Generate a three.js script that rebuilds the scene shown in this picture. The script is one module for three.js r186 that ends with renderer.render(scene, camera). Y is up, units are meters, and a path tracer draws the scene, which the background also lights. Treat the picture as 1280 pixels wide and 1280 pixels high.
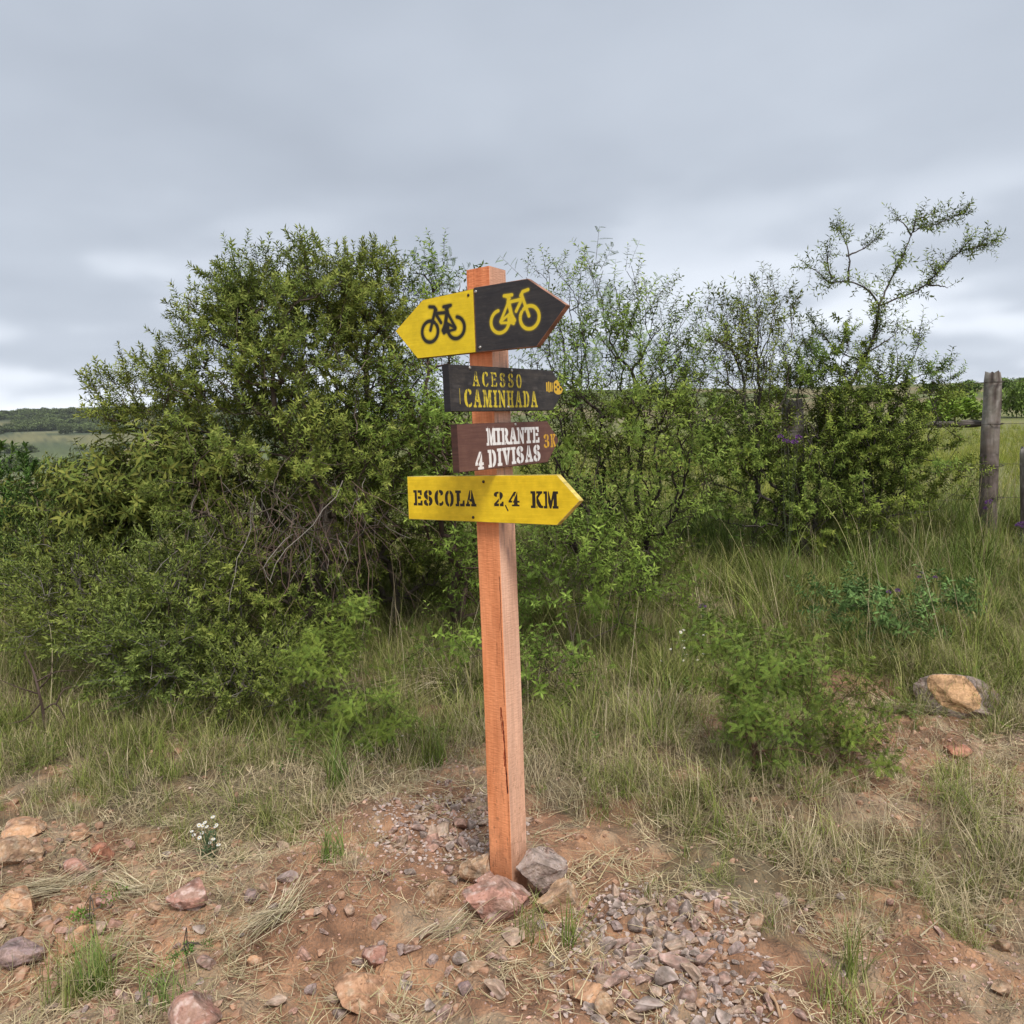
import * as THREE from 'three';
import { mergeGeometries, mergeVertices, toCreasedNormals } from 'three/addons/utils/BufferGeometryUtils.js';

/* ------------------------------------------------ camera, sky, sun, exposure */
const scene = new THREE.Scene();
const camera = new THREE.PerspectiveCamera(65.24, 1, 0.05, 6000);
camera.position.set(0, 1.45, 0);
camera.rotation.order = 'YXZ';
camera.rotation.set(-6.56 * Math.PI / 180, 0, -2 * Math.PI / 180);
camera.updateMatrixWorld(true);
const renderer = new THREE.WebGLRenderer({ antialias: true });
renderer.toneMapping = THREE.LinearToneMapping;
renderer.toneMappingExposure = 2.15;
renderer.shadowMap.enabled = true;

/* ------------------------------------------------ random numbers and noise */
function RNG(seed) { let a = seed >>> 0; const f = () => { a = (a + 0x6d2b79f5) >>> 0; let t = Math.imul(a ^ (a >>> 15), 1 | a); t = (t + Math.imul(t ^ (t >>> 7), 61 | t)) ^ t; return ((t ^ (t >>> 14)) >>> 0) / 4294967296; }; f.r = (a, b) => a + (b - a) * f(); f.g = () => (f() + f() + f() + f() - 2) * 0.87; f.pick = (l) => l[Math.floor(f() * l.length)]; return f; }
const hash = (x, y, z = 0) => { let h = Math.imul(x | 0, 374761393) + Math.imul(y | 0, 668265263) + Math.imul(z | 0, 1274126177); h = Math.imul(h ^ (h >>> 13), 1274126177); h ^= h >>> 16; return (h >>> 0) / 4294967296; };
const sm = (t) => t * t * t * (t * (t * 6 - 15) + 10), lerp = (a, b, t) => a + (b - a) * t, clamp = (x, a = 0, b = 1) => Math.min(b, Math.max(a, x));
const sstep = (a, b, x) => { const t = clamp((x - a) / (b - a)); return t * t * (3 - 2 * t); };
function n2(x, y, p = 0) {   // value noise -1..1, period p if given
  const ix = Math.floor(x), iy = Math.floor(y), fx = sm(x - ix), fy = sm(y - iy), m = (v) => (p ? ((v % p) + p) % p : v);
  return lerp(lerp(hash(m(ix), m(iy)), hash(m(ix + 1), m(iy)), fx), lerp(hash(m(ix), m(iy + 1)), hash(m(ix + 1), m(iy + 1)), fx), fy) * 2 - 1;
}
function n3(x, y, z) {
  const ix = Math.floor(x), iy = Math.floor(y), iz = Math.floor(z), fx = sm(x - ix), fy = sm(y - iy), fz = sm(z - iz);
  const c = (k) => lerp(lerp(hash(ix, iy, iz + k), hash(ix + 1, iy, iz + k), fx), lerp(hash(ix, iy + 1, iz + k), hash(ix + 1, iy + 1, iz + k), fx), fy);
  return lerp(c(0), c(1), fz) * 2 - 1;
}
const fbm2 = (x, y, o = 4) => { let s = 0, a = 0.5; for (let i = 0; i < o; i++) { s += a * n2(x, y); x = x * 2.03 + 17.1; y = y * 2.03 + 9.7; a *= 0.5; } return s; };
const fbm3 = (x, y, z, o = 4) => { let s = 0, a = 0.5; for (let i = 0; i < o; i++) { s += a * n3(x, y, z); x = x * 2.03 + 7.1; y = y * 2.03 + 3.7; z = z * 2.03 + 5.3; a *= 0.5; } return s; };

/* the overcast sky: stratus with paler breaks low down */
{
  const W = 1024, H = 512, d = new Float32Array(W * H * 4);
  for (let j = 0; j < H; j++) for (let i = 0; i < W; i++) {
    const up = ((j + 0.5) / H - 0.5) * Math.PI, az = ((i + 0.5) / W - 0.5) * 2 * Math.PI;
    const y = Math.sin(up), x = Math.cos(az) * Math.cos(up), z = Math.sin(az) * Math.cos(up), e = Math.max(0, up) * 180 / Math.PI;
    const k = 1 / (Math.max(y, 0) + 0.10), cx = x * k, cz = z * k;
    const soft = fbm2(cx * 0.55 + 4.2, cz * 0.55 + 1.3, 4), fine = fbm2(cx * 1.5 + 11, cz * 1.5 + 3, 5);
    const wide = fbm3(x * 3 + 2, y * 6, z * 3, 4);
    let L = 0.425 + 0.22 * sstep(25, 90, e) + 0.06 * soft + 0.05 * fine + 0.04 * wide + 0.035 * (1 - sstep(10, 22, e)) * fbm2(az * 5 + 11, e * 0.55, 5);
    const low = 1 - sstep(6, 17, e);                                  // thinner cloud towards the horizon
    L += low * (0.07 + 0.15 * sstep(-0.12, 0.35, fine + soft * 0.5));
    const streak = fbm2(az * 3.0 + 40, e * 1.6 + 7, 5);
    L += (1 - sstep(1, 5, e)) * (0.03 + 0.15 * sstep(-0.05, 0.25, streak));
    const c = clamp((L - 0.38) / 0.4); L *= 0.67; const o = (j * W + i) * 4;
    d[o] = L * lerp(0.885, 0.95, c); d[o + 1] = L * lerp(0.985, 1.0, c); d[o + 2] = L * lerp(1.15, 1.07, c); d[o + 3] = 1;
    if (up < 0) { d[o] = 0.10; d[o + 1] = 0.095; d[o + 2] = 0.07; }
  }
  const t = new THREE.DataTexture(d, W, H, THREE.RGBAFormat, THREE.FloatType);
  t.mapping = THREE.EquirectangularReflectionMapping; t.magFilter = THREE.LinearFilter; t.minFilter = THREE.LinearFilter; t.needsUpdate = true;
  scene.background = t; scene.environment = t;
}
const sun = new THREE.DirectionalLight(new THREE.Color(1, 0.96, 0.9), 1.5);
sun.position.set(4.5, 21, 13); sun.castShadow = true; sun.shadow.radius = 32; sun.shadow.mapSize.set(4096, 4096);
Object.assign(sun.shadow.camera, { left: -14, right: 14, top: 14, bottom: -14, near: 1, far: 60 });
scene.add(sun, sun.target);

/* ------------------------------------------------ placing things: a pixel of the 1280 px view seen at a depth, or on the ground */
const V3 = (x, y, z) => new THREE.Vector3(x, y, z);
const view = (px, py) => V3((px - 640) / 1000, (640 - py) / 1000, -1).applyQuaternion(camera.quaternion);
const W = (px, py, D) => { const r = view(px, py); return r.multiplyScalar(-D / r.z).add(camera.position); };
const usedNames = new Map();
function numbered(n) { const k = usedNames.get(n) ?? 0; usedNames.set(n, k + 1); return k ? n + '_' + String(k).padStart(3, '0') : n; }
function tag(o, label, category, group, kind) { if (label) o.userData.label = label; if (category) o.userData.category = category; if (group) o.userData.group = group; if (kind) o.userData.kind = kind; return o; }
function thing(name, label, category, pos, group) { const o = new THREE.Group(); o.name = numbered(name); if (pos) o.position.copy(pos); tag(o, label, category, group); scene.add(o); return o; }
function mesh(name, geo, mat, parent, kind) { const m = new THREE.Mesh(geo, mat); m.name = parent === scene ? numbered(name) : name; m.castShadow = m.receiveShadow = true; if (kind) m.userData.kind = kind; parent.add(m); return m; }
function copies(name, geo, mat, mats, cols, parent, label, category) {
  const m = new THREE.InstancedMesh(geo, mat, mats.length); m.name = parent === scene ? numbered(name) : name; m.castShadow = m.receiveShadow = true;
  mats.forEach((x, i) => { m.setMatrixAt(i, x); m.setColorAt(i, cols[i]); });
  m.userData.kind = 'stuff'; if (label) { m.userData.label = label; m.userData.category = category; }
  parent.add(m); return m;
}

/* ------------------------------------------------ mesh builder */
class MB {
  constructor() { this.p = []; this.c = []; this.u = []; this.i = []; }
  v(x, y, z, c, u = 0, w = 0) { this.p.push(x, y, z); this.c.push(c[0], c[1], c[2]); this.u.push(u, w); return this.p.length / 3 - 1; }
  tube(pts, rad, sides, col, vs = 1) {
    let n = null, base = [], L = 0; const T = V3(), t2 = V3(), B = V3();
    for (let k = 0; k < pts.length; k++) {
      T.subVectors(pts[Math.min(k + 1, pts.length - 1)], pts[Math.max(k - 1, 0)]).normalize();
      if (!n) { n = V3(1, 0, 0); if (Math.abs(T.x) > 0.8) n.set(0, 0, 1); }
      n = n.clone().addScaledVector(T, -n.dot(T)).normalize(); B.crossVectors(T, n);
      if (k) L += t2.subVectors(pts[k], pts[k - 1]).length();
      const r = typeof rad === 'function' ? rad(k / (pts.length - 1)) : rad[k], at = [];
      for (let s = 0; s <= sides; s++) { const a = s / sides * 2 * Math.PI, q = pts[k].clone().addScaledVector(n, Math.cos(a) * r).addScaledVector(B, Math.sin(a) * r); at.push(this.v(q.x, q.y, q.z, typeof col === 'function' ? col(q) : col, s / sides, L * vs)); }
      if (k) for (let s = 0; s < sides; s++) this.i.push(base[s], base[s + 1], at[s + 1], base[s], at[s + 1], at[s]);
      base = at;
    }
    return this;
  }
  leaf(o, d, up, len, wid, c, fold = 0.25, droop = 0.2) {
    const s = V3().crossVectors(d, up); if (s.lengthSq() < 1e-6) s.set(1, 0, 0); s.normalize(); const n = V3().crossVectors(s, d).normalize();
    const P = (f, w, h) => o.clone().addScaledVector(d, len * f).addScaledVector(s, w * wid * 0.5).addScaledVector(n, h * wid - droop * f * f * len);
    const add = (q) => this.v(q.x, q.y, q.z, c);
    const b = add(P(0, 0, 0)), l = add(P(0.42, -1, fold)), r = add(P(0.42, 1, fold)), m = add(P(0.45, 0, 0)), t = add(P(1, 0, 0));
    this.i.push(b, m, l, b, r, m, l, m, t, m, r, t); return this;
  }
  blade(o, az, len, tilt, bend, wid, c, tip = c, segs = 4, twist = 0) {
    let p = o.clone(), L, R; const step = len / segs;
    for (let k = 0; k <= segs; k++) {
      const f = k / segs, a = tilt + bend * Math.pow(f, 1.4), z = az + twist * f, w = wid * (k === segs ? 0.12 : 1 - 0.55 * f * f) * 0.5, sx = -Math.sin(z), sz = Math.cos(z);
      const cc = [0, 1, 2].map((q) => lerp(c[q], tip[q], f * f));
      const l = this.v(p.x - sx * w, p.y, p.z - sz * w, cc), r = this.v(p.x + sx * w, p.y, p.z + sz * w, cc);
      if (k) this.i.push(L, R, r, L, r, l);
      L = l; R = r;
      p = p.clone().add(V3(Math.cos(z) * Math.sin(a), Math.cos(a), Math.sin(z) * Math.sin(a)).multiplyScalar(step));
    }
    return this;
  }
  geo() {
    const g = new THREE.BufferGeometry();
    g.setAttribute('position', new THREE.Float32BufferAttribute(this.p, 3)); g.setAttribute('color', new THREE.Float32BufferAttribute(this.c, 3)); g.setAttribute('uv', new THREE.Float32BufferAttribute(this.u, 2));
    g.setIndex(this.i); g.computeVertexNormals(); return g;
  }
}
const mul = (c, k) => [c[0] * k, c[1] * k, c[2] * k], mixc = (a, b, t) => [0, 1, 2].map((k) => lerp(a[k], b[k], t));
const col = (c) => new THREE.Color().setRGB(c[0], c[1], c[2]);

/* ------------------------------------------------ textures and materials */
function dataTex(w, h, f, srgb) {
  const d = new Uint8Array(w * h * 4);
  for (let y = 0; y < h; y++) for (let x = 0; x < w; x++) { const c = f(x / w, y / h), o = (y * w + x) * 4; for (let k = 0; k < 3; k++) d[o + k] = clamp(c[k]) * 255; d[o + 3] = 255; }
  const t = new THREE.DataTexture(d, w, h); t.wrapS = t.wrapT = THREE.RepeatWrapping; t.magFilter = THREE.LinearFilter; t.minFilter = THREE.LinearFilter; if (srgb) t.colorSpace = THREE.SRGBColorSpace; t.needsUpdate = true; return t;
}
const tile = (u, v, f, o, s = 0) => { let r = 0, a = 0.5; for (let i = 0; i < o; i++) { r += a * n2(u * f + s * 1.37, v * f, f); f *= 2; a *= 0.55; } return r; };
function periodicTile(u, v, f, o, sx) { let r = 0, a = 0.5; for (let i = 0; i < o; i++) { r += a * n2(u * f + sx * f, v * f, f); f *= 2; a *= 0.55; } return r; }
const soilH = new Float32Array(1024 * 1024);
for (let y = 0; y < 1024; y++) for (let x = 0; x < 1024; x++) { const u = x / 1024, v = y / 1024; const a = periodicTile(u, v, 12, 6, 0), b = periodicTile(u, v, 64, 3, 0.5); soilH[y * 1024 + x] = a * 0.6 + Math.abs(b) * 0.7; }
const soilMap = dataTex(1024, 1024, (u, v) => { const h = soilH[Math.round(v * 1024) * 1024 + Math.round(u * 1024)] ?? 0, s = n2(u * 256, v * 256, 256), k = clamp(0.86 + h * 0.30 + s * 0.07 + (s > 0.8 ? 0.12 : 0)); return [k, k * (1 - 0.03 * s), k * (1 - 0.06 * s)]; }, true);
const soilBump = dataTex(1024, 1024, (u, v) => { const h = clamp(0.45 + (soilH[Math.round(v * 1024) * 1024 + Math.round(u * 1024)] ?? 0) * 0.6); return [h, h, h]; });
const rockMap = dataTex(512, 512, (u, v) => { const a = periodicTile(u, v, 6, 6, 0), b = periodicTile(u, v, 24, 3, 0.3), vein = Math.pow(1 - Math.abs(periodicTile(u, v, 4, 4, 0.7)), 14); const k = 0.90 + a * 0.26 + b * 0.15 + vein * 0.1; return [k, k * (0.985 + vein * 0.02), k * (0.97 + vein * 0.03 + b * 0.04)]; }, true);
const rockBump = dataTex(512, 512, (u, v) => { const h = clamp(0.5 + periodicTile(u, v, 8, 6, 0.2) * 0.6); return [h, h, h]; });
const M = {
  soil: new THREE.MeshStandardMaterial({ name: 'reddish soil', vertexColors: true, map: soilMap, bumpMap: soilBump, bumpScale: 0.016, roughness: 1 }),
  rock: new THREE.MeshStandardMaterial({ name: 'rough stone', vertexColors: true, map: rockMap, bumpMap: rockBump, bumpScale: 0.006, roughness: 0.92 }),
  pebble: new THREE.MeshStandardMaterial({ name: 'pebble stone', vertexColors: true, roughness: 0.95 }),
  bark: new THREE.MeshStandardMaterial({ name: 'bark', vertexColors: true, roughness: 0.95 }),
  leaf: new THREE.MeshPhysicalMaterial({ name: 'leaf', color: new THREE.Color().setRGB(0.86, 0.84, 0.92), vertexColors: true, roughness: 0.85, specularIntensity: 0.28, transmission: 0.1, thickness: 0, side: THREE.DoubleSide }),
  grass: new THREE.MeshPhysicalMaterial({ name: 'grass blade', vertexColors: true, roughness: 0.9, specularIntensity: 0.2, transmission: 0.12, thickness: 0, side: THREE.DoubleSide }),
  straw: new THREE.MeshStandardMaterial({ name: 'dry straw', vertexColors: true, roughness: 0.9, side: THREE.DoubleSide }),
  flower: new THREE.MeshPhysicalMaterial({ name: 'petal', vertexColors: true, roughness: 0.8, transmission: 0.2, thickness: 0, side: THREE.DoubleSide }),
  steel: new THREE.MeshStandardMaterial({ name: 'screw steel', color: new THREE.Color(0.45, 0.43, 0.4), metalness: 0.8, roughness: 0.45 }),
  wire: new THREE.MeshStandardMaterial({ name: 'rusty wire', color: new THREE.Color(0.07, 0.055, 0.045), metalness: 0.3, roughness: 0.8 }),
};

/* ------------------------------------------------ the ground */
const pw = (tab, x) => { if (x <= tab[0][0]) return tab[0][1]; for (let i = 1; i < tab.length; i++) if (x <= tab[i][0]) { const t = sstep(tab[i - 1][0], tab[i][0], x); return lerp(tab[i - 1][1], tab[i][1], t); } return tab[tab.length - 1][1]; };
const PL = [[8, 0.33], [16, 0], [40, -1.8], [90, -4.5], [170, -9], [300, -12], [420, -9], [560, 3], [760, 21], [1000, 24], [2500, 10]];
const PR = [[8, 0.33], [16, 0.32], [31, 0.5], [60, 1.4], [95, 3.2], [150, 6.0], [200, 6.2], [420, -4], [2500, -10]];
const mounds = [[-0.62, 2.33, 0.34, 0.045], [-1.66, 2.45, 0.34, 0.11], [-1.1, 2.35, 0.22, 0.05], [0.36, 1.93, 0.3, 0.045], [-0.36, 2.78, 0.3, 0.05], [0.95, 3.0, 0.5, 0.05], [2.2, 3.9, 0.7, 0.06], [-1.3, 2.2, 0.25, -0.03]];
function H(x, z) {
  const D = -z;
  let h = 0.33 * sstep(3.0, 7.2, D);
  if (D > 8) {
    const u = x / D, t = sstep(-0.36, 0.02, u);
    h = lerp(pw(PL, D), pw(PR, D), t);
    h += (D < 300 ? 1 : 1.8) * fbm2(x * 0.012 + 3, z * 0.012, 3) * sstep(20, 160, D) * 2.2;
    h += (1 - t) * 7.2 * Math.exp(-(((u + 0.415) / 0.105) ** 2)) * Math.exp(-(((D - 120) / 60) ** 2));   // the brown knoll on the left
    h += fbm2(x * 0.35, z * 0.35, 2) * 0.12 * (1 - sstep(40, 90, D));
  } else if (D > -3) {
    for (const [mx, mD, r, a] of mounds) { const q = ((x - mx) ** 2 + (D - mD) ** 2) / (r * r); if (q < 6) h += a * Math.exp(-q); }
    const k = 1 - sstep(6, 9, D);
    const calm = sstep(0.12, 0.42, Math.hypot(x + 0.05, D - 2.33));
    h += k * calm * (fbm2(x * 2.2 + 5, z * 2.2, 3) * 0.06 + fbm2(x * 8, z * 8 + 3, 5) * 0.045 + Math.abs(fbm2(x * 22, z * 22, 2)) * 0.014 - 0.004);
    h += fbm2(x * 0.35, z * 0.35, 2) * 0.12 * sstep(4, 8, D);
  }
  return h;
}
const G = (x, z) => V3(x, H(x, z), z);
function gp(px, py) {   // where the view ray through that pixel meets the ground
  const r = view(px, py); let t = 0.8; for (let i = 0; i < 4000; i++) { const y = camera.position.y + r.y * t; if (y < H(r.x * t, r.z * t)) break; t += 0.004 + t * 0.002; }
  return G(r.x * t, r.z * t);
}
const edgeTab = [[-3, 2.85], [-1.6, 2.72], [-0.9, 2.62], [-0.55, 2.85], [-0.2, 2.98], [0.1, 2.85], [0.22, 2.55], [0.45, 2.3], [0.8, 2.08], [1.3, 2.0], [3, 2.0]];
const bald = [[0.2, 2.5, 0.22, 0.2], [0.28, 2.05, 0.2, 0.2], [1.13, 1.98, 0.28, 0.13], [1.62, 3.5, 0.3, 0.5], [1.4, 2.85, 0.2, 0.3], [0.72, 2.98, 0.12, 0.1], [-0.28, 2.9, 0.3, 0.22], [1.95, 3.2, 0.16, 0.3], [-0.25, 3.2, 0.22, 0.2]];
function lawn(x, D) {   // 0 bare .. 1 grown over
  const e = pw(edgeTab, x) + fbm2(x * 3 + 2, D * 3, 3) * 0.32;
  let g = sstep(e - 0.08, e + 0.22, D);
  for (const [bx, bD, rx, rD] of bald) { const q = ((x - bx) / rx) ** 2 + ((D - bD) / rD) ** 2; if (q < 3) g *= 1 - 0.9 * (1 - sstep(0.5, 1.6, q + fbm2(x * 8, D * 8, 2))); }
  return g * (0.35 + 0.65 * sstep(-0.34, -0.06, fbm2(x * 2.6 + 70, D * 2.6, 3) + 0.25 * sstep(3.6, 4.6, D)));
}
{
  const rows = [], cs = [];
  for (let d = -60; d < 0.8; d += d < -6 ? 9 : 1.2) rows.push(d);
  for (let d = 1.0, s = 0.011; d < 3200; d += s) { rows.push(d); s = d < 1.5 ? 0.03 : d < 4.2 ? 0.011 : Math.max(0.011 * Math.pow(d / 4.2, 2.2), d * 0.006); s = Math.min(s, d * 0.03); }
  for (let c = -30; c < 30.01;) { cs.push(c); const a = Math.abs(c + 1e-9); c += a < 0.72 ? 0.0036 : a < 1.2 ? 0.02 : a < 4 ? 0.2 : 2.5; if (cs[cs.length - 1] < -0.72 && c > -0.72) c = -0.72; }
  const m = new MB(), dry = [0.42, 0.31, 0.20], red = [0.33, 0.175, 0.10], orange = [0.47, 0.26, 0.145], brown = [0.14, 0.115, 0.06], field = [0.23, 0.25, 0.07], tan = [0.27, 0.215, 0.105], wood = [0.06, 0.085, 0.035], hillg = [0.14, 0.17, 0.055];
  for (const d of rows) for (const c of cs) {
    const x = c * (Math.max(d, 0.3) + 0.35), z = -d; let k;
    if (d < 9) {
      const g = lawn(x, d), a = fbm2(x * 3.1 + 9, d * 3.1, 4), b = fbm2(x * 7 + 2, d * 7 + 4, 3);
      k = mixc(red, orange, sstep(-0.25, 0.3, a)); k = mixc(k, dry, 0.75 * sstep(-0.05, 0.28, b + 0.35 * sstep(-0.7, -1.1, x) + 0.12 * sstep(0.5, 0.9, x) - 0.12));
      k = mixc(k, brown, g * 0.75); k = mul(k, 0.92 + 0.25 * n2(x * 30, d * 30));
      k = mixc(k, field, sstep(6.4, 8.5, d));
    } else {
      const u = x / d, t = sstep(-0.36, 0.02, u), n = fbm2(x * 0.06, z * 0.06, 4), n1 = fbm2(x * 0.4, z * 0.4, 3), n4 = fbm2(x * 0.011 + 5, z * 0.018, 4);
      const R = mixc(mixc(field, [0.25, 0.24, 0.10], sstep(-0.2, 0.3, n1)), mixc(tan, [0.15, 0.175, 0.055], sstep(-0.18, 0.12, n + n1 * 0.3)), sstep(36, 70, d));
      let L = mixc(field, tan, sstep(60, 95, d)); L = mixc(L, mixc(hillg, [0.17, 0.20, 0.075], sstep(-0.1, 0.2, n4)), sstep(160, 230, d));
      L = mixc(L, mixc(wood, mixc(tan, hillg, 0.5), sstep(0.02, 0.25, n4 + n1 * 0.15)), sstep(400, 520, d));
      k = mul(mixc(L, R, t), 0.95 + 0.3 * n1);
    }
    m.v(x, H(x, z), z, k.map((q) => clamp(q, 0.01, 1)), x / 0.9, z / 0.9);
  }
  const n = cs.length;
  for (let r = 0; r + 1 < rows.length; r++) for (let c = 0; c + 1 < n; c++) { const a = r * n + c; m.i.push(a, a + 1, a + n, a + 1, a + n + 1, a + n); }
  mesh('ground', m.geo(), M.soil, scene, 'structure');
}

/* ------------------------------------------------ the signpost */
const wood = { w: 512, h: 2048 };
function canvas(w, h) { const c = document.createElement('canvas'); c.width = w; c.height = h; return c; }
function canvasTex(c) { const t = new THREE.CanvasTexture(c); t.colorSpace = THREE.SRGBColorSpace; t.magFilter = THREE.LinearFilter; return t; }
function noiseOver(ctx, w, h, f) {   // f(x, y, [r, g, b]) -> rgb
  const im = ctx.getImageData(0, 0, w, h), d = im.data;
  for (let y = 0; y < h; y++) for (let x = 0; x < w; x++) { const o = (y * w + x) * 4, c = f(x, y, [d[o], d[o + 1], d[o + 2]]); d[o] = c[0]; d[o + 1] = c[1]; d[o + 2] = c[2]; }
  ctx.putImageData(im, 0, 0);
}
const POST = { w: 0.084, h: 1.888 }, signpost = thing('signpost', 'square orange wooden signpost carrying painted arrow boards, wedged upright by stones at its foot', 'signpost', V3(-0.0497, 0, -2.338));
signpost.quaternion.setFromEuler(new THREE.Euler(-2 * Math.PI / 180, 0, 0)).multiply(new THREE.Quaternion().setFromAxisAngle(V3(0, 1, 0), -35 * Math.PI / 180));
{
  const c = canvas(512, 2048), x = c.getContext('2d'), cb = canvas(512, 2048), xb = cb.getContext('2d');
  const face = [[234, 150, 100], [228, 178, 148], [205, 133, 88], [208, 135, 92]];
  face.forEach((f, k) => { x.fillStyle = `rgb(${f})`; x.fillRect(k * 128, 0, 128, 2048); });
  noiseOver(x, 512, 2048, (i, j, p) => {
    const k = Math.floor(i / 128), y = (1 - j / 2048) * 1.9;
    const g = fbm2(i * 0.16 + k * 40 + 2.5 * n2(0, j * 0.004 + k * 9), j * 0.009, 4) * 13 + n2(i * 0.9, j * 0.05) * 4 + n2(i * 0.05 + k * 7, j * 0.55) * 7 + fbm2(i * 0.03 + k * 11, j * 0.006, 3) * 24;
    const top = sstep(1.15, 1.85, y) * (k === 0 ? 10 : 4), stain = k === 1 ? Math.max(0, fbm2(i * 0.06, j * 0.01 + 30, 3) - 0.15) * 120 * sstep(0.95, 1.1, y) : 0;
    const mud = (1 - sstep(0.06, 0.26, y + 0.12 * fbm2(i * 0.04, j * 0.03 + 60, 3))) * 0.35 + 0.3 * sstep(0.3, 0.5, fbm2(i * 0.09 + 3, j * 0.05 + 9, 4)) * (1 - sstep(0.2, 0.7, y)), fade = 10 * fbm2(i * 0.012 + k * 5, j * 0.003 + 80, 3); const out = [p[0] + g - top - stain + fade, p[1] + g * 0.85 - top * 1.6 - stain * 0.8 + fade * 1.3, p[2] + g * 0.7 - top * 1.4 - stain * 0.5 + fade * 1.4]; return [lerp(out[0], 128, mud), lerp(out[1], 84, mud), lerp(out[2], 58, mud)];
  });
  xb.fillStyle = '#999'; xb.fillRect(0, 0, 512, 2048);
  noiseOver(xb, 512, 2048, (i, j) => { const v = 150 + fbm2(i * 0.2, j * 0.012, 4) * 40 + n2(i * 0.05, j * 0.5) * 30; return [v, v, v]; });
  const X = (mm) => (mm + 42) / 84 * 128, Y = (mm) => 2048 - (mm / 1905) * 2048;
  const crack = (pts, w, style) => { for (const [q, s] of [[x, style], [xb, '#111']]) { const r = RNG(pts.length * 77 + w * 10); q.strokeStyle = s; q.lineCap = 'round'; for (let k = 0; k + 1 < pts.length; k++) { const [a, b] = [pts[k], pts[k + 1]]; let px = X(a[0]), py = Y(a[1]); for (let t = 1; t <= 8; t++) { const nx = lerp(X(a[0]), X(b[0]), t / 8) + r.g() * 0.7, ny = lerp(Y(a[1]), Y(b[1]), t / 8); q.lineWidth = w * r.r(0.5, 1.25); q.beginPath(); q.moveTo(px, py); q.lineTo(nx, ny); q.stroke(); px = nx; py = ny; } } } };
  crack([[37, 1000], [38, 950], [37.5, 900], [36, 850], [37, 800]], 2.4, '#3a1609'); crack([[36, 800], [35, 740], [36, 690], [37, 610]], 2, '#54200c');
  crack([[18, 800], [17, 770], [15, 727]], 1.8, '#6b2c10'); crack([[30, 860], [29, 835]], 1.4, '#7a3515'); crack([[21, 600], [22, 560], [24, 520]], 3, '#6a2408');
  crack([[24, 600], [27, 555], [30, 500], [33, 440], [35, 380], [37, 335]], 5.5, '#8a300c'); crack([[30, 560], [33, 500], [35, 440], [36.5, 370]], 2.6, '#47170a'); crack([[31, 470], [28, 445], [30, 420]], 5, '#93380f');
  crack([[36, 400], [37.5, 350], [38, 338]], 4.5, '#3c1408'); crack([[38, 330], [38.5, 260], [39, 180]], 1.1, '#6d3116'); crack([[20, 340], [20.5, 300]], 1, '#9a5028'); crack([[-20, 150], [-18, 95], [-16, 88]], 1.2, '#8a4a24');
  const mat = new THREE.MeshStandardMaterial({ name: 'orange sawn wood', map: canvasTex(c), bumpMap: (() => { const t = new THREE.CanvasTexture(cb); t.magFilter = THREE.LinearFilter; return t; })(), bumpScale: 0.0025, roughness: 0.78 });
  const m = new MB(), h = POST.w / 2, ch = 0.0025, w1 = [1, 1, 1], ring = [[-h + ch, h, 0.008], [h - ch, h, 0.247], [h, h - ch, 0.253], [h, -h + ch, 0.497], [h - ch, -h, 0.503], [-h + ch, -h, 0.747], [-h, -h + ch, 0.753], [-h, h - ch, 0.997], [-h + ch, h, 1.0]];
  const N = 48, ys = (k) => -0.25 + (POST.h + 0.25) * k / N;
  for (let k = 0; k <= N; k++) for (const [a, b, u] of ring) { const y = ys(k), q = 1 + 0.012 * n2(y * 3, a * 50 + b * 20), s = 0.0022 * Math.sin(y * 2.6 + 0.4); m.v(a * q + s, y, b * q, w1, u, clamp(y / POST.h, 0.001, 0.999)); }
  for (let k = 0; k < N; k++) for (let s = 0; s < 8; s++) { const a = k * 9 + s; m.i.push(a, a + 1, a + 10, a, a + 10, a + 9); }
  const g = toCreasedNormals(m.geo(), 0.5); g.deleteAttribute('color');
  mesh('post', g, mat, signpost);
  const top = new MB(), cc = top.v(0.0, POST.h + 0.0015, 0, [0.42, 0.2, 0.1]);
  const tr = ring.slice(0, 8).map(([a, b]) => top.v(a + 0.0022 * Math.sin(POST.h * 2.6 + 0.4), POST.h, b, [0.36, 0.17, 0.085]));
  tr.forEach((q, k) => top.i.push(cc, q, tr[(k + 1) % 8]));
  mesh('post_top', top.geo(), new THREE.MeshStandardMaterial({ vertexColors: true, roughness: 0.9 }), signpost);
}
const PX = 1900;   // canvas pixels per metre of board
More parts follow.
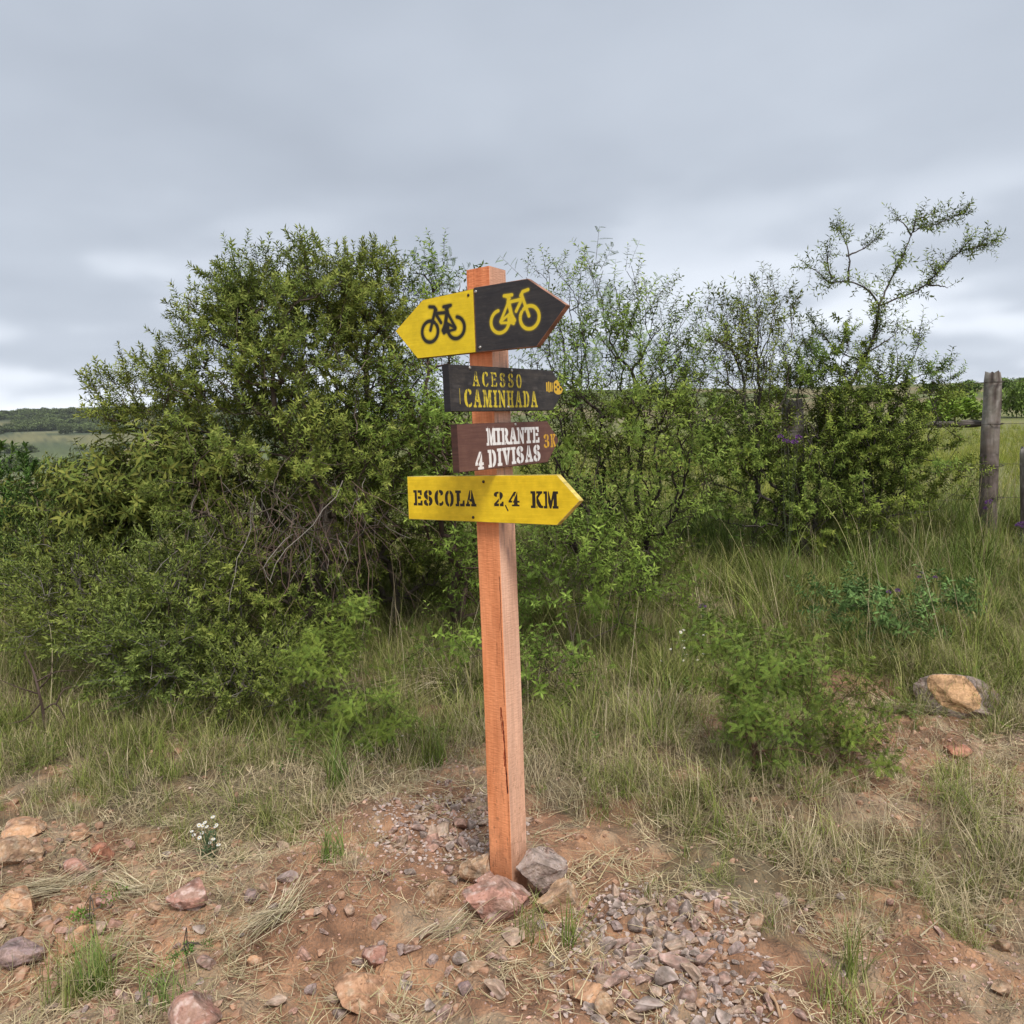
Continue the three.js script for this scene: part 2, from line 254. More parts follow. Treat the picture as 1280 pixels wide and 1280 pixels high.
function stencil(ctx, text, x0, x1, yTop, yBot, color, o = {}) {   // stencilled capitals with bridges, sprayed a little unevenly; metres on the board, y down
  const n = text.length, r = RNG(text.length * 991 + text.charCodeAt(0)), hh = (yBot - yTop) * PX, cw = (x1 - x0) * PX / n;
  const L = canvas(Math.ceil((x1 - x0) * PX) + 80, Math.ceil(hh) + 80), q = L.getContext('2d'); q.fillStyle = color; q.textAlign = 'left';
  const narrow = { I: 0.55, ',': 0.4, ' ': 0.8, '1': 0.7, M: 1.22, L: 0.95 }, ws = [...text].map((t) => narrow[t] ?? 1), tot = ws.reduce((a, b) => a + b, 0), unit = (x1 - x0) * PX / tot;
  let cx = 40;
  for (let k = 0; k < n; k++) {
    const t = text[k], w = ws[k] * unit; if (t === ' ') { cx += w; continue; }
    q.save(); q.font = 'bold 200px serif'; const mt = q.measureText(t), gw = mt.width || 120, full = t === ',' ? 0.35 : 1;
    const jx = r.g() * 1.2, jy = r.g() * 1.2 + (o.wob?.[k] ?? 0), fill = o.fill ?? 0.86;
    q.translate(cx + w * (1 - fill) / 2 + jx, 40 + hh + jy); q.scale(w * fill / gw, hh / 143); q.fillText(t, 0, 0); q.strokeStyle = color; q.lineWidth = o.bold ?? 7; q.lineJoin = 'miter'; q.strokeText(t, 0, 0); q.restore();
    const cut = (a, b, c2, d2, ang = 0) => { q.save(); q.globalCompositeOperation = 'destination-out'; q.translate(cx + w * (a + c2 / 2), 40 + hh * (b + d2 / 2) + jy); q.rotate(ang); q.fillRect(-w * c2 / 2, -hh * d2 / 2, w * c2, hh * d2); q.restore(); };
    const br = 0.075;
    if ('OCSQ'.includes(t)) cut(0.5 - br / 2, -0.1, br, 1.2);
    else if (t === 'D') cut(0.42, -0.1, br, 1.2); else if (t === 'E' || t === 'F') cut(0.40, -0.1, br, 1.2); else if (t === 'A') { cut(0.47, -0.1, br, 0.62, 0.1); cut(0.3, 0.6, 0.08, 0.16); }
    else if (t === 'N') cut(0.31, -0.1, 0.06, 1.2); else if (t === 'M') { cut(0.27, -0.1, 0.055, 1.2); } else if (t === 'R' || t === 'K') cut(0.41, -0.1, br, 1.2); else if (t === 'H') cut(0.47, 0.2, br, 0.6); else if (t === '4') cut(0.5, -0.1, br, 1.0, 0.5); else if (t === '2' || t === '3') cut(0.5, -0.1, br, 1.2); else if (t === 'V') cut(0.5, 0.5, 0.06, 0.6, 0.1); else if (t === 'L') cut(0.42, 0.7, br, 0.4);
    cx += w;
  }
  const im = q.getImageData(0, 0, L.width, L.height), d = im.data, wear = o.wear ?? 0.25, sx = text.charCodeAt(0) * 3.1;
  for (let y = 0; y < L.height; y++) for (let x = 0; x < L.width; x++) { const a = (y * L.width + x) * 4 + 3; if (d[a]) { const nn = fbm2(x * 0.11 + sx, y * 0.06, 4) + 0.5 * n2(x * 0.5, y * 0.5 + sx); d[a] *= clamp(1.12 - wear * 1.7 * sstep(0.05, 0.55, nn)); } }
  q.putImageData(im, 0, 0);
  ctx.save(); ctx.translate(x0 * PX - 40, yTop * PX - 40); if (o.slope) { ctx.translate(40, 40); ctx.rotate(o.slope); ctx.translate(-40, -40); }
  if (o.over) { ctx.globalAlpha = 0.45; ctx.filter = 'blur(3px)'; ctx.drawImage(L, 0, 0); ctx.filter = 'none'; ctx.globalAlpha = 1; }
  ctx.drawImage(L, 0, 0); ctx.restore();
}
function bicycle(ctx, P, color, halo) {   // the stencilled bicycle; P maps a named point (metres) to the canvas
  const run = (extra, alpha, blur) => {
    ctx.save(); ctx.globalAlpha = alpha; ctx.strokeStyle = ctx.fillStyle = color; ctx.lineCap = 'round'; ctx.lineJoin = 'round'; if (blur) ctx.filter = `blur(${blur}px)`;
    const S = PX / 1000, line = (w, ...p) => { ctx.lineWidth = (w + extra) * S; ctx.beginPath(); p.forEach((k, i) => (i ? ctx.lineTo(...P(...k)) : ctx.moveTo(...P(...k)))); ctx.stroke(); };
    const wheel = (x, y, r, a0, a1) => { ctx.lineWidth = (9.5 + extra) * S; ctx.beginPath(); const [cx, cy] = P(x, y); ctx.arc(cx, cy, (r) * S, a0, a1); ctx.stroke(); };
    const flip = P.flip;
    const A = (a) => (flip ? Math.PI - a : a), arc = (x, y, r, a0, a1) => (flip ? wheel(x, y, r, A(a1), A(a0)) : wheel(x, y, r, a0, a1));
    arc(0, 0, 31, -0.15, 4.55); arc(100, 0, 31, -2.25, 3.75);
    line(8, [2, 0], [28, 45]); line(8, [30, 64], [45, -4]); line(7, [4, -4], [46, -8]); line(9, [30, 10], [46, -10]); line(7, [6, 2], [34, 18]); line(10, [30, 52], [40, 14], [50, -2]);
    line(9, [40, 50], [73, 52]); line(9, [56, 22], [72, 46]); line(9, [76, 64], [98, 4]); line(9, [17, 69], [44, 68]); line(7, [24, 66], [36, 60]); line(9, [73, 62], [80, 72], [98, 75]);
    ctx.restore();
  };
  if (halo) { run(5, 0.28, 5); run(2.5, 0.4, 3); }
  run(0, 0.97, 0);
}
function board(name, pts, thick, base, edge, paint, o) {
  // pts: outline in metres, x along the board, y up from its own bottom; placed by o.place(mesh)
  const xs = pts.map((p) => p[0]), ys = pts.map((p) => p[1]), x0 = Math.min(...xs), x1 = Math.max(...xs), y0 = Math.min(...ys), y1 = Math.max(...ys);
  const cw = Math.round((x1 - x0) * PX), chh = Math.round((y1 - y0) * PX), c = canvas(cw, chh), x = c.getContext('2d');
  x.fillStyle = `rgb(${base})`; x.fillRect(0, 0, cw, chh);
  const sd = o.seed;
  noiseOver(x, cw, chh, (i, j, p) => {
    const g = fbm2(i * 0.006 + sd, j * 0.09 + sd, 4) * o.grain + fbm2(i * 0.02, j * 0.02 + sd, 4) * o.blotch + n2(i * 0.7, j * 0.7) * 3;
    const e = Math.min(i, j, cw - i, chh - j), wornEdge = o.worn * Math.max(0, 1 - e / 14) * (0.5 + 0.5 * n2(i * 0.09, j * 0.09 + sd)), sc = fbm2(i * 0.03 + 9, j * 0.12 + sd * 2, 4) > 0.36 ? o.scuff : 0;
    return [p[0] + g + wornEdge + sc, p[1] + g * 0.92 + wornEdge * 0.85 + sc * 0.95, p[2] + g * 0.7 + wornEdge * 0.55 + sc * 0.85];
  });
  paint(x, (mx, my) => [(mx - x0) * PX, (y1 - my) * PX], x0, y1);
  const t = canvasTex(c);
  const g = new THREE.ExtrudeGeometry(new THREE.Shape(pts.map((p) => new THREE.Vector2(...p))), { depth: thick - 0.003, bevelEnabled: true, bevelThickness: 0.0015, bevelSize: 0.0015, bevelSegments: 2, bevelOffset: -0.0015 });
  g.translate(0, 0, 0.0015);
  const pa = g.attributes.position, ua = g.attributes.uv; for (let k = 0; k < pa.count; k++) ua.setXY(k, clamp((pa.getX(k) - x0) / (x1 - x0), 0.002, 0.998), clamp((pa.getY(k) - y0) / (y1 - y0), 0.002, 0.998));
  const mat = new THREE.MeshStandardMaterial({ name: 'painted board face', map: t, bumpMap: woodBump, bumpScale: 0.0004, roughness: o.rough ?? 0.6 });
  const b = mesh(name, g, [mat, new THREE.MeshStandardMaterial({ name: 'board edge', color: new THREE.Color().setRGB(...edge), map: rockMap, roughness: 0.8 })], signpost);
  o.place(b); tag(b, o.label); return b;
}
const woodBump = dataTex(256, 256, (u, v) => { const h = clamp(0.5 + tile(u, v, 4, 3) * 0.1 + n2(u * 8, v * 64, 64) * 0.22 + n2(u * 16, v * 128, 128) * 0.15); return [h, h, h]; });
const screwGeo = (() => { const g = new THREE.LatheGeometry([[0, 0.0022], [0.0026, 0.0021], [0.0042, 0.0012], [0.0046, -0.001]].map((p) => new THREE.Vector2(...p)), 12); g.rotateX(Math.PI / 2); return g; })();
const screwRust = new THREE.MeshStandardMaterial({ name: 'dark screw', color: new THREE.Color(0.07, 0.045, 0.03), metalness: 0.5, roughness: 0.7 });
const screws = (b, list, z, m = M.steel) => list.forEach(([a, c]) => { const s = mesh('screw', screwGeo, m, b); s.position.set(a, c, z); });
const FZ = POST.w / 2 + 0.001, onFront = (y) => (b) => b.position.set(0, y, FZ);
const onRight = (y, tilt) => (b) => { b.rotation.set(0, Math.PI / 2, 0); b.rotation.order = 'YXZ'; b.rotation.z = tilt; b.position.set(FZ, y, 0); };
const YEL = [232, 200, 18], BLK = [46, 42, 42];
{ // bicycle arrow pointing left: black on yellow
  const b = board('sign_board', [[-0.003, 0.001], [-0.003, 0.182], [-0.196, 0.176], [-0.312, 0.096], [-0.226, 0.004]], 0.02, YEL, [0.36, 0.22, 0.04], (x, p) => {
    const P = (a, c) => p(-0.072 - a / 1000, 0.079 + c / 1000 * 0.97); P.flip = true; bicycle(x, P, '#1d1a14', true);
  }, { seed: 3, grain: 7, blotch: 16, worn: 10, scuff: 4, label: 'yellow arrow board pointing left with a black stencilled bicycle', place: onFront(1.645) });
  screws(b, [[-0.022, 0.166]], 0.02, screwRust);
}
{ // bicycle arrow pointing right: yellow on black
  const b = board('sign_board', [[-0.001, 0.001], [0.207, -0.003], [0.306, 0.096], [0.184, 0.183], [-0.001, 0.185]], 0.021, BLK, [0.42, 0.21, 0.14], (x, p) => {
    const P = (a, c) => p(0.087 + a / 1000, 0.078 + c / 1000); bicycle(x, P, '#e0c41e', true);
  }, { seed: 8, grain: 9, blotch: 10, worn: 14, scuff: 9, label: 'black arrow board pointing right with a yellow stencilled bicycle', place: onFront(1.645) });
  screws(b, [[0.006, 0.172], [0.014, 0.014]], 0.0215);
}
{ // black board: ACESSO CAMINHADA
  const b = board('sign_board', [[-0.272, 0], [0.24, 0.002], [0.309, 0.066], [0.246, 0.127], [-0.272, 0.124]], 0.022, [52, 48, 47], [0.018, 0.017, 0.022], (x, p, x0, y1) => {
    x.save(); x.globalAlpha = 0.16; x.fillStyle = '#cfc7bd'; for (let k = 0; k < 40; k++) { const r = RNG(k + 5), [a, c] = p(r.r(-0.26, 0.2), r.r(0.03, 0.11)); x.filter = 'blur(6px)'; x.fillRect(a, c, r.r(10, 70), r.r(4, 16)); } x.restore();
    const Y = '#d9c233';
    stencil(x, 'ACESSO', -0.176 - x0, 0.076 - x0, y1 - 0.108, y1 - 0.070, Y, { wear: 0.6, fill: 0.72 });
    stencil(x, 'CAMINHADA', -0.216 - x0, 0.154 - x0, y1 - 0.059, y1 - 0.013, Y, { wear: 0.45, fill: 0.84, over: true });
    x.fillStyle = Y; x.save(); x.globalAlpha = 0.75; x.fillRect(...p(-0.231, 0.062), 5, 80); x.restore();
    // the stencilled boot sole
    x.save(); x.fillStyle = '#dcb238'; const E = (a, c, rx, ry) => { x.beginPath(); const [u, v] = p(a, c); x.ellipse(u, v, rx * PX, ry * PX, 0, 0, 7); x.fill(); };
    E(0.275, 0.075, 0.031, 0.023); E(0.222, 0.075, 0.014, 0.017); x.fillRect(...p(0.205, 0.089), 0.038 * PX, 0.028 * PX);
    x.fillStyle = '#2e2a28'; for (const a of [0.213, 0.224, 0.236]) x.fillRect(...p(a, 0.094), 0.0035 * PX, 0.04 * PX);
    for (const [a, c] of [[0.262, 0.083], [0.262, 0.068], [0.276, 0.076], [0.291, 0.083], [0.291, 0.069]]) E(a, c, 0.0055, 0.0042);
    x.fillRect(...p(0.246, 0.1), 0.004 * PX, 0.05 * PX); x.restore();
  }, { seed: 13, grain: 14, blotch: 16, worn: 12, scuff: 12, label: 'weathered black arrow board pointing right, lettered ACESSO CAMINHADA in yellow', place: onRight(1.475, 0.021), rough: 0.7 });
  screws(b, [[0.02, 0.118], [-0.005, 0.012], [-0.18, 0.118]], 0.0225);
}
{ // brown board: MIRANTE 4 DIVISAS 3K
  const b = board('sign_board', [[-0.246, 0], [0.198, 0.001], [0.272, 0.068], [0.206, 0.13], [-0.246, 0.13]], 0.022, [104, 70, 60], [0.085, 0.035, 0.025], (x, p, x0, y1) => {
    stencil(x, 'MIRANTE', -0.118 - x0, 0.158 - x0, y1 - 0.113, y1 - 0.069, '#efedea', { bold: 15, wear: 0.12, fill: 0.92, slope: 0.006 });
    stencil(x, '4', -0.174 - x0, -0.134 - x0, y1 - 0.050, y1 - 0.005, '#efedea', { bold: 12, wear: 0.2, fill: 0.92 });
    stencil(x, 'DIVISAS', -0.116 - x0, 0.162 - x0, y1 - 0.053, y1 - 0.008, '#efedea', { bold: 15, wear: 0.12, fill: 0.86, slope: -0.012 });
    stencil(x, '3K', 0.178 - x0, 0.256 - x0, y1 - 0.088, y1 - 0.048, '#dda82c', { wear: 0.3, fill: 0.86 });
  }, { seed: 21, grain: 10, blotch: 9, worn: 8, scuff: 4, label: 'brown arrow board pointing right, lettered MIRANTE 4 DIVISAS in white and 3K in yellow', place: onRight(1.313, 0.026), rough: 0.72 });
  screws(b, [[0.03, 0.123]], 0.0225);
}
{ // yellow board: ESCOLA 2,4 KM
  const b = board('sign_board', [[-0.29, 0.003], [0.255, -0.002], [0.33, 0.066], [0.259, 0.137], [-0.289, 0.137]], 0.022, [235, 198, 20], [0.78, 0.62, 0.16], (x, p, x0, y1) => {
    stencil(x, 'ESCOLA', -0.268 - x0, -0.02 - x0, y1 - 0.092, y1 - 0.049, '#241a0c', { bold: 15, wear: 0.12, fill: 0.86, slope: 0.004 });
    stencil(x, '2', 0.042 - x0, 0.081 - x0, y1 - 0.089, y1 - 0.049, '#241a0c', { wear: 0.12, fill: 0.95 });
    stencil(x, '4', 0.094 - x0, 0.135 - x0, y1 - 0.09, y1 - 0.05, '#241a0c', { wear: 0.12, fill: 0.92 });
    x.strokeStyle = '#241a0c'; x.lineWidth = 8; x.lineCap = 'round'; x.beginPath(); x.moveTo(...p(0.0845, 0.050)); x.lineTo(...p(0.092, 0.036)); x.stroke();
    stencil(x, 'KM', 0.17 - x0, 0.264 - x0, y1 - 0.09, y1 - 0.046, '#20160a', { bold: 12, wear: 0.1, fill: 0.92 });
  }, { seed: 34, grain: 8, blotch: 18, worn: 26, scuff: 5, label: 'yellow arrow board pointing right, lettered ESCOLA 2,4 KM in black', place: onFront(1.154) });
  screws(b, [[0.009, 0.119], [-0.034, 0.014]], 0.0225, screwRust);
}

/* ------------------------------------------------ stones */
function rockGeo(seed, detail, sx, sy, sz, cuts, rough, c0, c1, c2, uvs = 1.6, d0 = 0.48, d1 = 0.82, face = null) {
  const r = RNG(seed), planes = [];
  for (let k = 0; k < cuts; k++) { const n = V3(r.g(), r.g(), r.g()).normalize(); planes.push([n, r.r(d0, d1)]); }
  if (face) planes.unshift([face.n, face.d]);
  let g = new THREE.IcosahedronGeometry(1, detail); g.deleteAttribute('uv'); g.deleteAttribute('normal'); g = mergeVertices(g, 1e-4);
  const p = g.attributes.position, q = V3(), cc = [], o = seed * 3.17 % 50;
  for (let k = 0; k < p.count; k++) {
    q.fromBufferAttribute(p, k); const s = q.clone(); let onFace = false;
    for (const [n, d] of planes) { const e = q.dot(n) - d; if (e > 0) { q.addScaledVector(n, -e); if (face && n === face.n && e > 0.03 + 0.05 * n3(s.x * 3, s.y * 3, s.z * 3)) onFace = true; } }
    const f = 1 + rough * (fbm3(s.x * 1.6 + o, s.y * 1.6, s.z * 1.6, 4) * 1.1) + rough * 0.35 * fbm3(s.x * 6, s.y * 6 + o, s.z * 6, 3); q.multiplyScalar(f);
    const a = fbm3(s.x * 1.7 + o, s.y * 1.7 + 4, s.z * 1.7, 4), b = fbm3(s.x * 4 + 3, s.y * 4, s.z * 4 + o, 3), c = onFace ? mul(face.c, 1 + 0.25 * a) : mixc(mixc(c0, c1, sstep(-0.18, 0.22, a)), c2, sstep(0.1, 0.32, b));
    cc.push(...c); p.setXYZ(k, q.x * sx, q.y * sy, q.z * sz);
  }
  g.setAttribute('color', new THREE.Float32BufferAttribute(cc, 3));
  g = toCreasedNormals(g, 0.42);
  const P = g.attributes.position, N = g.attributes.normal, uv = [];
  for (let k = 0; k < P.count; k++) { const ax = Math.abs(N.getX(k)), ay = Math.abs(N.getY(k)), az = Math.abs(N.getZ(k)), x = P.getX(k), y = P.getY(k), z = P.getZ(k); const [u, v] = ay > ax && ay > az ? [x, z] : ax > az ? [z, y] : [x, y]; uv.push(u * uvs + o, v * uvs); }
  g.setAttribute('uv', new THREE.Float32BufferAttribute(uv, 2)); return g;
}
const PINK = [[0.40, 0.21, 0.16], [0.33, 0.20, 0.155], [0.50, 0.36, 0.31]], TAN = [[0.42, 0.27, 0.165], [0.36, 0.23, 0.15], [0.46, 0.35, 0.25]], GREY = [[0.30, 0.235, 0.205], [0.38, 0.30, 0.26], [0.24, 0.16, 0.13]], RED = [[0.36, 0.15, 0.09], [0.42, 0.20, 0.13], [0.28, 0.13, 0.09]], ORANGE = [[0.52, 0.30, 0.17], [0.44, 0.25, 0.15], [0.5, 0.35, 0.24]], MAUVE = [[0.30, 0.21, 0.20], [0.36, 0.25, 0.22], [0.25, 0.19, 0.18]];
function stone(px, py, wp, hp, depthK, pal, label, o = {}) {   // centre and size as seen (px), standing on the ground
  const g0 = o.at ?? gp(px, py + hp * 0.38), D = -g0.z, s = Math.hypot(g0.x, g0.y - 1.45, g0.z) / 1000, w = wp * s / 2, h = hp * s / 2;
  const d = w * depthK, flat = o.flat ?? 1;
  const m = mesh('stone', rockGeo(o.seed ?? Math.round(px * 7 + py), o.detail ?? (wp > 40 ? 15 : wp > 22 ? 9 : 5), w * 1.0, h * flat * 1.15, d, o.cuts ?? 12, o.rough ?? 0.1, ...pal.map((c) => mul(c, 1.2)), 6, 0.48, 0.82, o.face), M.rock, scene);
  m.position.set(g0.x, g0.y + h * (o.lift ?? 0.38), g0.z - d * 0.25); m.rotation.set(o.rx ?? 0, o.ry ?? (Math.round(px + py) % 7 - 3) * 0.12, o.rz ?? 0); tag(m, label, 'stone', o.group); return m;
}
const foot = signpost.position;
const wedge = (px, py, wp, hp, D, k, pal, label, o = {}) => { const c = W(px, py, D), s = D / 1000, m = mesh('stone', rockGeo(o.seed, 20, wp * s / 2, hp * s / 2, wp * s / 2 * k, o.cuts ?? 11, o.rough ?? 0.14, ...pal.map((c) => mul(c, 1.3)), 6), M.rock, scene); m.position.copy(c); m.rotation.set(o.rx ?? 0, o.ry ?? 0, o.rz ?? 0); tag(m, label, 'stone'); return m; };
wedge(627, 1129, 108, 74, 2.2, 0.62, PINK, 'large reddish pink rock with pale veins, in front of the signpost foot', { seed: 41, rz: -0.05 });
wedge(677, 1087, 70, 80, 2.3, 0.8, GREY, 'upright grey mottled rock leaning on the right side of the signpost foot', { seed: 57, rz: 0.25, rough: 0.14 });
wedge(697, 1122, 60, 50, 2.22, 0.8, TAN, 'small tan rock lying below the upright grey rock beside the signpost', { seed: 63 });
wedge(599, 1086, 52, 58, 2.36, 0.8, TAN, 'pale brown rock half hidden behind the left side of the signpost foot', { seed: 71, rz: -0.4 });
wedge(607, 1104, 32, 34, 2.27, 0.9, PINK, 'small pinkish stone between the signpost foot and the brown rock on its left', { seed: 77 });
stone(1206, 873, 98, 46, 0.7, GREY, 'big boulder with a flat orange face lying in the grass below the fence', { seed: 84, cuts: 6, lift: 0.4, detail: 26, rough: 0.1, rz: -0.14, face: { n: V3(-0.3, 0.72, 0.62).normalize(), d: 0.56, c: [0.60, 0.36, 0.19] } });
stone(471, 1196, 32, 30, 0.9, PINK, 'angular pink stone sitting alone on the bare orange soil left of the signpost', { seed: 91, cuts: 14 });
stone(450, 1242, 76, 44, 0.8, ORANGE, 'broad flat orange rock half buried in the soil at the bottom of the picture', { seed: 92, lift: 0.2, rough: 0.14, detail: 18 });
stone(243, 1270, 56, 44, 0.9, PINK, 'rounded pinkish rock at the bottom edge beneath the green grass tufts', { seed: 96, lift: 0.4, cuts: 6, rough: 0.08 });
stone(98, 1086, 36, 26, 0.9, PINK, 'pinkish stone touching the squarer red stone on the left bank', { seed: 101 });
stone(128, 1073, 30, 32, 0.8, RED, 'squarish brick red stone standing on the left bank', { seed: 104, cuts: 15 });
stone(22, 1039, 50, 16, 0.9, ORANGE, 'flat pale pink slab lying in the grass at the left edge', { seed: 107, lift: 0.6 });
stone(38, 1063, 34, 24, 0.9, TAN, 'pale buff stone just below the flat slab at the left edge', { seed: 109 });
stone(12, 1068, 40, 30, 0.9, TAN, 'tan stone cut by the left edge of the picture beside the buff stone', { seed: 110 });
stone(99, 1043, 24, 12, 0.9, ORANGE, 'small orange stone in straw above the squarish brick red stone', { seed: 112 });
stone(193, 1139, 20, 17, 0.9, TAN, 'round buff pebble sized stone in the middle of the grey straw on the left', { seed: 113, cuts: 5 });
stone(128, 1130, 19, 16, 0.9, PINK, 'small reddish stone just above the broad leaved weed on the left', { seed: 114 });
stone(90, 1180, 44, 20, 0.8, ORANGE, 'long orange stone pointing uphill above the largest green grass tuft', { seed: 116, rz: 0.5 });
stone(24, 1192, 44, 26, 0.8, MAUVE, 'dark grey brown stone near the left edge with its top bare', { seed: 118 });
stone(22, 1130, 44, 34, 0.8, ORANGE, 'rough orange stone set into the left bank near the picture edge', { seed: 119, lift: 0.3 });
stone(546, 1118, 28, 30, 0.9, TAN, 'tan stone a hand to the left of the signpost foot', { seed: 121 });
stone(593, 1211, 40, 14, 0.7, TAN, 'long flat pale stone below the big pink rock', { seed: 124, cuts: 15 });
stone(582, 1235, 20, 20, 0.9, MAUVE, 'dark pointed stone below the long flat pale stone', { seed: 127, cuts: 16 });
stone(738, 1240, 60, 34, 0.8, ORANGE, 'smooth orange rock half buried at the left end of the front gravel pile', { seed: 131, lift: 0.2 });
stone(757, 1256, 26, 28, 0.8, TAN, 'pale angular stone resting against the half buried orange rock', { seed: 133, cuts: 14 });
stone(236, 1117, 50, 30, 0.8, PINK, 'flat pink stone among small stones beside the straw on the left', { seed: 137, lift: 0.35 });
stone(313, 1119, 24, 18, 0.9, MAUVE, 'purplish grey stone at the edge of the orange soil mound', { seed: 139 });
stone(245, 1097, 22, 14, 0.9, ORANGE, 'small orange stone directly below the daisies', { seed: 141 });
stone(318, 1205, 18, 18, 0.9, ORANGE, 'small orange stone within the straw left of the big flat orange rock', { seed: 143 });
stone(1256, 1185, 18, 12, 0.9, TAN, 'pale rounded stone on the bare patch near the lower right edge', { seed: 147, cuts: 5 });
stone(1252, 1235, 22, 14, 0.9, TAN, 'flat buff stone close to the lower right corner', { seed: 149 });
stone(1228, 1110, 14, 12, 0.9, TAN, 'small pale stone in thin grass towards the right edge', { seed: 151 });
stone(946, 1155, 26, 18, 0.9, TAN, 'tan stone at the upper right of the front gravel pile', { seed: 153 });
stone(1198, 940, 30, 16, 0.9, RED, 'reddish stone on the bare strip below the boulder', { seed: 155, lift: 0.3 });
/* smaller ones lying about, each a thing of its own */
const marks = [['the signpost foot', 632, 1110], ['the big flat orange rock', 450, 1242], ['the rounded pink bottom rock', 243, 1268], ['the squarish brick red stone', 128, 1080], ['the largest green grass tuft', 118, 1235], ['the daisies', 266, 1075], ['the front gravel heap', 840, 1215], ['the brown gravel heap', 500, 1050], ['the upright grey rock', 690, 1095], ['the big pink rock', 627, 1145], ['the curled stick', 965, 1258], ['the slender grass tuft', 1068, 1215], ['the flat pink stone', 236, 1122], ['the half buried orange rock', 738, 1245], ['the lone angular pink stone', 471, 1202], ['the dark edge stone', 24, 1196], ['the purplish grey stone', 313, 1122], ['the combed straw patch', 350, 1150], ['the long flat pale stone', 593, 1212], ['the small tan rock', 697, 1135], ['the rough orange edge stone', 22, 1138], ['the pale stick', 1165, 1165], ['the flat buff stone', 1252, 1238], ['the pale rounded stone', 1256, 1188], ['the smaller green grass tuft', 205, 1245]].map(([n, x, y]) => [n, gp(x, y)]);
function where(p) { let best = null; for (const [n, q] of marks) { const d = Math.hypot(q.x - p.x, q.z - p.z); if (!best || d < best.d) best = { n, d, dx: p.x - q.x, dz: p.z - q.z }; } const side = Math.abs(best.dx) > Math.abs(best.dz) ? (best.dx < 0 ? 'left of' : 'right of') : best.dz > 0 ? 'in front of' : 'behind'; return (best.d < 0.09 ? 'very close ' : best.d > 0.22 ? 'well ' : 'just ').replace('close behind', 'close behind') + side + ' ' + best.n; }
const tints = ['pinkish', 'tan', 'grey', 'reddish', 'orange brown', 'mauve'];
const pebbleGeos = []; { const r = RNG(5); const pals = [PINK, TAN, GREY, RED, ORANGE, MAUVE]; for (let k = 0; k < 14; k++) pebbleGeos.push(rockGeo(200 + k, 3, 1.25, r.r(0.65, 0.95), r.r(0.75, 1.15), 9, 0.05, ...pals[k % 6].map((c) => mul(mixc(c, [0.38, 0.31, 0.27], 0.4), 1.45)), 0.12, 0.36, 0.66)); }
{
  const r = RNG(77);
  const spots = [['left', 72, 0, 390, 1050, 1275], ['middle', 52, 390, 740, 1080, 1275], ['right', 16, 950, 1275, 1110, 1270]];
  for (const [k, n, a, b, c, d] of spots) for (let i = 0; i < n; i++) {
    const g = gp(r.r(a, b), r.r(c, d)); if (Math.hypot(g.x - foot.x, g.z - foot.z) < 0.17) { i--; continue; }
    const gi = Math.floor(r() * 14), m = mesh('small_stone', pebbleGeos[gi], M.rock, scene), s = r.r(0.009, 0.022) * (r() < 0.25 ? 1.5 : 1); m.scale.set(s * r.r(0.9, 1.3), s * 0.9, s); m.position.copy(g).add(V3(0, s * 0.35, 0)); m.rotation.set(r.g() * 0.3, r.r(0, 6), r.g() * 0.3);
    tag(m, `${s > 0.02 ? 'larger loose' : s < 0.0125 ? 'tiny' : 'small'} ${tints[gi % 6]} stone ${where(g)}`, 'stone', 'small loose stones on the ' + (k === 'middle' ? 'soil around the signpost' : k + ' side'));
  }
}
function gravelPile(label, cx, cD, rx, rD, n, smin, smax, seed, pals) {
  const t = thing('gravel_pile', label, 'gravel pile', G(cx, -cD)), r = RNG(seed), placed = [], mats = [], cols = [];
  let tries = 0;
  while (placed.length < n && tries++ < 20000) {
    const a = r.r(0, 6.283), q = Math.sqrt(r()) * (r() < 0.14 ? r.r(1.1, 1.7) : 1) * (1 + 0.35 * n2(Math.cos(a) * 2 + seed, Math.sin(a) * 2)), x = cx + Math.cos(a) * q * rx, D = cD + Math.sin(a) * q * rD, s = r.r(smin, smax) * (r() < 0.15 ? 1.35 : 1) * Math.max(0.5, 1.1 - 0.35 * q);
    if (placed.some((p) => Math.hypot(p[0] - x, p[1] - D) < (p[2] + s) * 0.66)) continue; placed.push([x, D, s]);
    const m = mesh('stone', pebbleGeos[pals[Math.floor(r() * pals.length)]], M.rock, t); m.scale.set(s * r.r(0.85, 1.25), s * r.r(0.75, 1), s); m.position.set(x - cx, H(x, -D) - t.position.y + s * r.r(0.0, 0.5), -D + cD); m.rotation.set(r.g() * 0.8, r.r(0, 6.3), r.g() * 0.8);
  }
  for (let k = 0; k < 700; k++) { const a = r.r(0, 6.283), q = Math.sqrt(r()) * 1.45, x = cx + Math.cos(a) * q * rx, D = cD + Math.sin(a) * q * rD, s = r.r(0.003, 0.009); mats.push(new THREE.Matrix4().compose(V3(x - cx, H(x, -D) - t.position.y + s * 0.4, -D + cD), new THREE.Quaternion().setFromEuler(new THREE.Euler(r.r(0, 6), r.r(0, 6), 0)), V3(s, s, s))); cols.push(col(mul([1, 1, 1], r.r(0.7, 1.2)))); }
  copies('grit', pebbleGeos[2], M.pebble, mats, cols, t); return t;
}
gravelPile('heap of angular grey and pinkish gravel in the foreground right of the signpost', 0.35, 1.92, 0.2, 0.25, 230, 0.013, 0.033, 301, [2, 8, 0, 6, 1, 7, 2, 8, 12, 13, 5]);
gravelPile('scattered heap of brown gravel behind and left of the signpost', -0.27, 2.68, 0.2, 0.2, 110, 0.013, 0.032, 311, [1, 7, 0, 3, 9, 13, 5, 8, 6]);

